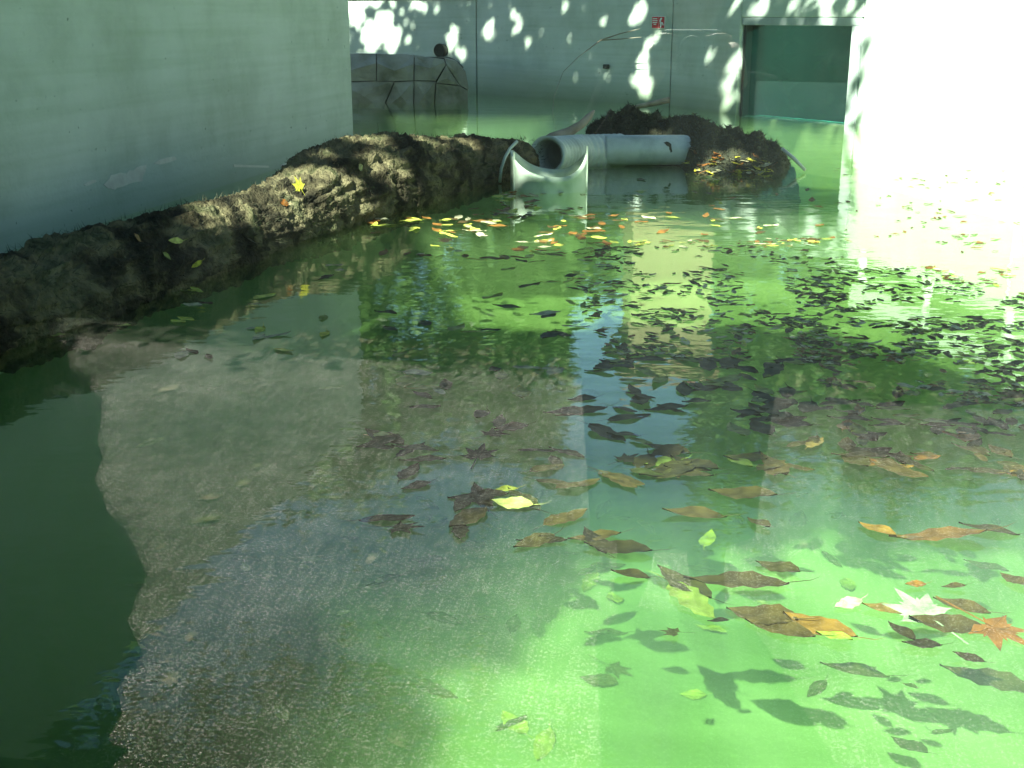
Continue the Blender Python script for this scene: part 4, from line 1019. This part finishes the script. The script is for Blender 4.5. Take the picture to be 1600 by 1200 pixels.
# -- leaves one can tell apart near the glass: px, py, plane z, kind, variant, heading deg, size, label
NAMED = [
 (1441, 962, 0, 'lf_white', 5, 20, 1.15, 'white maple leaf lying face down in the cluster at lower right'),
 (1380, 955, 0, 'lf_orange', 0, 70, .75, 'small orange leaf just left of the white maple leaf'),
 (1280, 983, 0, 'lf_orange', 3, 62, .95, 'tan orange leaf with green edge left of the white maple leaf'),
 (1303, 998, 0.002, 'lf_lime', 1, 66, .55, 'lime green leaf tip under the tan orange leaf'),
 (1218, 985, 0, 'lf_brown', 2, 60, 1.0, 'large dark brown leaf left of the tan orange leaf'),
 (1325, 947, 0, 'lf_pale', 1, 115, .55, 'narrow pale leaf floating above the tan orange leaf'),
 (1480, 980, 0, 'lf_brown', 3, 75, .95, 'dull brown leaf touching the right side of the white maple leaf'),
 (1408, 990, 0, 'lf_brown', 0, 30, .62, 'small brown leaf tucked under the left of the white maple leaf'),
 (1440, 1011, 0, 'lf_brown', 1, 88, .60, 'small brown leaf just below the white maple leaf'),
 (1502, 950, 0, 'lf_brown', 2, 58, .80, 'dark olive leaf above the large rust maple leaf'),
 (1550, 985, 0, 'lf_orange', 5, 215, 1.15, 'large rust orange maple leaf at the right edge of the cluster'),
 (1490, 920, 0, 'lf_brown', 0, 90, .45, 'little black curled leaf above the white maple leaf'),
 (1430, 917, 0, 'lf_orange', 1, 100, .38, 'tiny rust leaf fragment floating alone above the white maple leaf'),
 (1585, 910, 0, 'lf_brown', 1, 30, .60, 'dark narrow leaf at the right edge above the rust maple leaf'),
 (1513, 1032, 0, 'lf_brown', 3, 65, .38, 'tiny brown leaf below the rust maple leaf'),
 (1545, 1065, -.25, 'lf_brown', 4, 55, 1.3, 'big sunken grey brown leaf below the rust maple leaf'),
 (1335, 1050, -.3, 'lf_brown', 2, 80, 1.15, 'faint sunken brown leaf below the tan orange leaf'),
 (1422, 1075, -.35, 'lf_yellow', 0, 60, .35, 'tiny sunken yellow leaf below the cluster'),
 (1420, 1168, -.4, 'lf_brown', 1, 40, .75, 'sunken brown leaf close to the lower right corner'),
 (1545, 830, 0, 'lf_brown', 2, 70, .95, 'long dark leaf floating near the right edge'),
 (1465, 840, 0, 'lf_orange', 4, 85, 1.3, 'ragged orange brown leaf at the edge of the bright green water'),
 (1370, 830, 0, 'lf_orange', 0, 40, .9, 'orange brown leaf left of the ragged one'),
 (1540, 888, -.3, 'lf_brown', 3, 55, .8, 'sunken olive leaf in the bright green water at right'),
 (1068, 915, 0, 'lf_brown', 3, 40, 1.0, 'dark leaf lying over the torn one in the clear strip'),
 (1080, 942, 0, 'lf_green', 4, 200, 1.15, 'torn olive leaf with long stalk in the clear strip'),
 (1150, 912, 0, 'lf_brown', 4, 84, 1.3, 'long ragged dark leaf right of the torn olive leaf'),
 (1106, 846, -.2, 'lf_green', 2, -20, .85, 'upright green leaf sunken in the clear bright strip'),
 (985, 901, 0, 'lf_brown', 0, 80, .75, 'small dark leaf left of the torn olive leaf'),
 (965, 860, 0, 'lf_brown', 3, 75, 1.0, 'dark leaf at the left border of the clear strip'),
 (1190, 965, 0, 'lf_brown', 1, 62, 1.15, 'dark leaf with raised stalk below the long ragged leaf'),
 (1122, 974, 0, 'lf_brown', 0, 85, .38, 'tiny dark scrap below the torn olive leaf'),
 (1053, 993, 0, 'lf_brown', 5, 70, .38, 'little dark scrap lowest in the clear strip'),
 (1085, 805, 0, 'lf_brown', 2, 88, 1.1, 'broad dark brown leaf crossing the upper edge of the bright strip'),
 (1160, 775, 0, 'lf_brown', 3, 70, 1.1, 'rounded dark leaf near the right border of the clear strip'),
 (1185, 820, 0, 'lf_brown', 0, 30, .7, 'dark curled leaf at the right border of the clear strip'),
 (1215, 890, 0, 'lf_brown', 1, 55, .8, 'slim dark leaf crossing the right border of the clear strip'),
 (1040, 640, 0, 'lf_brown', 2, 95, .95, 'dark leaf on the blue sky reflection'),
 (1088, 630, 0, 'lf_brown', 0, 105, .85, 'dark leaf right of the blue sky reflection'),
 (803, 1133, DEPTH, 'lf_green', 1, 35, .85, 'olive leaf on the pool floor at the bottom of the picture'),
 (849, 1168, DEPTH, 'lf_green', 2, 165, .95, 'rounded olive leaf on the pool floor beside the bottom edge'),
 (800, 790, 0, 'lf_yellow', 1, 82, .85, 'yellow leaf floating amid dull leaves in the middle'),
 (790, 768, 0, 'lf_yellow', 0, 115, .65, 'narrow yellow leaf just above the other yellow leaf'),
 (590, 682, 0, 'lf_yellow', 2, 80, .60, 'single yellow leaf left of the middle'),
 (193, 511, 0, 'lf_yellow', 0, 85, .55, 'bright yellow leaf beside the dark near end of the log'),
 (88, 526, 0, 'lf_green', 1, 100, .55, 'dull green leaf beside the dark near end of the log'),
 (398, 477, 0, 'lf_pale', 1, 95, .45, 'pale leaf on the water below the log'),
 (530, 424, 0, 'lf_pale', 0, 100, .50, 'pale leaf floating near the reflected wall corner'),
 (300, 456, 0, 'lf_yellow', 1, 70, .35, 'small yellow leaf at the waterline of the log'),
]
for px, py, z, mk, v, h_, s, lab in NAMED:
    leaf_at(on_z(px, py, z), mk, v, R(h_), s, (random.uniform(-.12, .12), random.uniform(-.12, .12)), label=lab, group='leaves near the glass', lift=.006)
# -- leaf drifts in the pool: regions of the photograph, density and mixture
SPOTS = []
def drift(poly, n, mix, smin, smax, where, seed):
    rnd = random.Random(seed); xs = [p[0] for p in poly]; ys = [p[1] for p in poly]; k = 0; guard = 0
    while k < n and guard < n * 60:
        guard += 1
        x, y = rnd.uniform(min(xs), max(xs)), rnd.uniform(min(ys), max(ys))
        if not inpoly(x, y, poly): continue
        if nz(x * .012, y * .03, seed) + .6 * nz(x * .035, y * .09, seed + 40) < -0.02 + rnd.uniform(-.18, .18): continue
        k += 1
        SPOTS.append((x, y, rnd.choice(mix), rnd.randrange(5) if rnd.random() < .97 else 5, rnd.uniform(0, 6.28), rnd.uniform(smin, smax), where))
b_, o_, y_, p_, g_ = 'lf_brown', 'lf_orange', 'lf_yellow', 'lf_pale', 'lf_green'
drift([(560, 330), (780, 300), (930, 300), (960, 400), (800, 410), (600, 400)], 150, [o_, y_, o_, p_, b_, y_, o_], .5, .95, 'round the saddle pipe', 11)
drift([(900, 380), (1330, 370), (1300, 540), (1240, 570), (960, 560), (880, 460)], 820, [b_, b_, b_, o_, g_, g_, p_, y_], .20, .56, 'in the middle drift', 12)
drift([(1250, 420), (1620, 415), (1620, 640), (1240, 600)], 900, [b_, b_, o_, b_, g_, g_, b_, y_, p_, o_], .20, .56, 'in the right drift', 13)
drift([(920, 560), (1250, 560), (1220, 745), (940, 760)], 75, [b_, b_, b_, g_], .6, 1.05, 'in the clear strip', 14)
drift([(560, 640), (925, 620), (930, 860), (780, 850), (600, 830)], 36, [b_], .65, 1.0, 'left of the clear strip', 15)
drift([(1230, 610), (1620, 620), (1620, 745), (1220, 735)], 80, [b_, b_, b_, b_, b_, b_, o_, g_], .5, .95, 'before the right drift', 16)
drift([(1300, 255), (1640, 255), (1640, 400), (1320, 390)], 90, [b_, b_, o_, b_], .25, .5, 'on the mirrored white wall', 17)
drift([(250, 420), (540, 380), (560, 560), (230, 560)], 22, [p_, y_, p_, g_, b_], .45, .8, 'below the log', 18)
drift([(960, 270), (1260, 275), (1300, 380), (950, 380)], 45, [o_, o_, p_, b_, y_], .4, .8, 'before the mound', 19)
drift([(560, 405), (900, 405), (900, 620), (600, 620)], 30, [b_, b_, g_, p_], .6, 1.0, 'below the saddle pipe', 20)
def show(sp): return -sp[5] / (on_z(sp[0], sp[1]) - CAM).length
SPOTS.sort(key=show)
WORD = {'lf_brown': 'dark brown', 'lf_orange': 'orange brown', 'lf_yellow': 'yellow', 'lf_pale': 'pale dry', 'lf_green': 'olive green'}
NKEEP = 300 - len(NAMED)
SHAPE = ['slender', 'narrow', 'oval', 'broad', 'ragged', 'maple shaped']
ZB = {}
for sp in SPOTS:
    z = ZB.setdefault(sp[6], [1e9, -1e9, 1e9, -1e9]); z[0] = min(z[0], sp[0]); z[1] = max(z[1], sp[0]); z[2] = min(z[2], sp[1]); z[3] = max(z[3], sp[1])
def leaf_label(x, y, mk, v, s, where):
    z = ZB[where]; fx = (x - z[0]) / (z[1] - z[0]); fy = (y - z[2]) / (z[3] - z[2])
    side = ['left end', 'left half', 'right half', 'right end'][min(3, int(fx * 4))]
    dep = ['far edge', 'middle', 'near edge'][min(2, int(fy * 3))]
    size = 'small ' if s < .75 else 'large ' if s > 1.05 else ''
    return '%s%s %s leaf floating %s, %s, %s' % (size, WORD[mk], SHAPE[v], where, dep, side)
for x, y, mk, v, rz, s, where in SPOTS[:NKEEP]:
    leaf_at(on_z(x, y), mk, v, rz, s, (random.uniform(-.10, .10), random.uniform(-.10, .10)), label=leaf_label(x, y, mk, v, s, where), group='%s leaves floating %s' % (WORD[mk], where))
def merge(name, items, parent=None):
    vs, fs, mi = [], [], []
    mats = sorted({i[1] for i in items})
    for mtx, mk, v in items:
        me = LEAF[mk][v]; o0 = len(vs); vs += [mtx @ q.co for q in me.vertices]
        for p in me.polygons: fs.append(tuple(o0 + i for i in p.vertices)); mi.append(mats.index(mk))
    me = bpy.data.meshes.new(name); me.from_pydata([tuple(q) for q in vs], [], fs)
    for mk in mats: me.materials.append(M[mk])
    me.polygons.foreach_set('material_index', mi); me.update()
    o = bpy.data.objects.new(name, me); COL.objects.link(o)
    return o
def mtx(p, rz, s, tx=0, ty=0):
    return Matrix.Translation(p) @ Matrix.Rotation(rz, 4, 'Z') @ Matrix.Rotation(tx, 4, 'X') @ Matrix.Rotation(ty, 4, 'Y') @ Matrix.Scale(s, 4)
o = merge('floating_leaf_drift', [(mtx(on_z(x, y) + Vector((0, 0, .003)), rz, s, random.uniform(-.1, .1), random.uniform(-.1, .1)), mk, v) for x, y, mk, v, rz, s, w_ in SPOTS[NKEEP:]])
tag(o, 'scatter of small distant leaves floating on the pool', 'leaves', kind='stuff')
# sunken leaves and debris on the floor
it = []
for k in range(240):
    x, y = random.uniform(200, 1600), random.uniform(560, 1150)
    if random.random() < (y - 500) / 800: continue
    p = on_z(x, y, DEPTH); it.append((mtx(p + Vector((0, 0, .008)), random.uniform(0, 6.28), random.uniform(.4, 1.0), random.uniform(-.2, .2), random.uniform(-.2, .2)), random.choice(['lf_brown', 'lf_green', 'lf_brown']), random.randrange(6)))
tag(merge('sunken_leaf_litter', it), 'dark sunken leaves strewn over the pool floor', 'leaves', kind='stuff')
# leaves caught on the mound and the log
it = []
for k in range(70):
    px = random.uniform(1085, 1215); v = random.uniform(.03, .16)
    u = (px - 900) / 362; x = P0.x + (P1.x - P0.x) * u; yy = IY + island_off(u) + v * 1.3
    z = max(0.0, island_z(u, v))
    it.append((mtx(Vector((x * (1 + .10 * (v - .4)), yy, z + .012)), random.uniform(0, 6.28), random.uniform(.5, .85), random.uniform(-.3, .5), random.uniform(-.3, .3)), random.choice(['lf_yellow', 'lf_orange', 'lf_pale']), random.randrange(6)))
tag(merge('mound_leaf_litter', it), 'yellow and orange leaves caught on the front of the mound', 'leaves', kind='stuff')
dg = bpy.context.evaluated_depsgraph_get(); dg.update()
ok_tree = None
bv = LBV
off = LOG.matrix_world.copy()
for px, py, mk, v, s, rz, lab in [(465, 292, 'lf_yellow', 5, .8, .4, 'yellow maple leaf lying on the sunlit log'), (440, 318, 'lf_orange', 1, .6, 1.2, 'orange leaf on the log below the yellow maple leaf'), (305, 411, 'lf_yellow', 0, .5, 2.0, 'small yellow leaf low on the shaded side of the log'), (272, 378, 'lf_yellow', 2, .55, 1.4, 'dull yellow leaf on the shaded log'), (255, 400, 'lf_green', 1, .5, .4, 'olive leaf on the shaded log'), (385, 376, 'lf_brown', 3, .8, .7, 'dark brown leaf stuck to the log above the water'), (560, 260, 'lf_pale', 0, .7, 1.0, 'pale leaf on the bulging part of the log'), (210, 372, 'lf_orange', 2, .5, .9, 'orange brown leaf on top of the shaded log')]:
    d_ = ray(px, py); hit = bv.ray_cast(CAM, d_)
    if hit[0] is None: continue
    n_ = hit[1]; q = n_.to_track_quat('Z', 'Y').to_euler()
    o = leaf_at(hit[0] + n_ * .012, mk, v, 0, s, label=lab, group='leaves on the log', lift=0)
    o.rotation_euler = (q.to_matrix() @ Matrix.Rotation(rz, 3, 'Z')).to_euler()
# leaves on the path, mirrored in the pane
for k, (px, py, mk, v, s, lab) in enumerate([(265, 608, 'lf_pale', 3, .9, 'pale curled leaf on the path far left'), (322, 813, 'lf_green', 2, .8, 'olive leaf on the path at left'), (380, 757, 'lf_green', 5, .55, 'olive maple leaf on the path'), (402, 730, 'lf_green', 1, .45, 'small olive leaf on the path behind the maple leaf'), (246, 990, 'lf_pale', 0, .35, 'small pale leaf on the path beside the boulder'), (298, 996, 'lf_pale', 1, .35, 'second small pale leaf on the path by the boulder'), (272, 1062, 'lf_pale', 5, .5, 'pale maple leaf on the path close to the pane'), (262, 1033, 'lf_pale', 2, .3, 'pale scrap of leaf on the path'), (252, 856, 'lf_pale', 1, .3, 'narrow pale leaf on the path beside the boulder'), (580, 875, 'lf_pale', 3, .45, 'dry curled leaf in the middle of the path'), (745, 1045, 'lf_pale', 0, .35, 'small dry leaf on the path towards the pane'), (1255, 852, 'lf_pale', 1, .4, 'dry leaf on the path right of the person'), (330, 778, 'lf_pale', 2, .6, 'tan leaf on the path behind the olive leaf'), (620, 1158, 'lf_pale', 4, .4, 'dry leaf on the path nearest the pane')]):
    leaf_at(behind(px, py), mk, v, random.uniform(0, 6.28), s * 1.1, label=lab, group='leaves on the path', lift=.005)
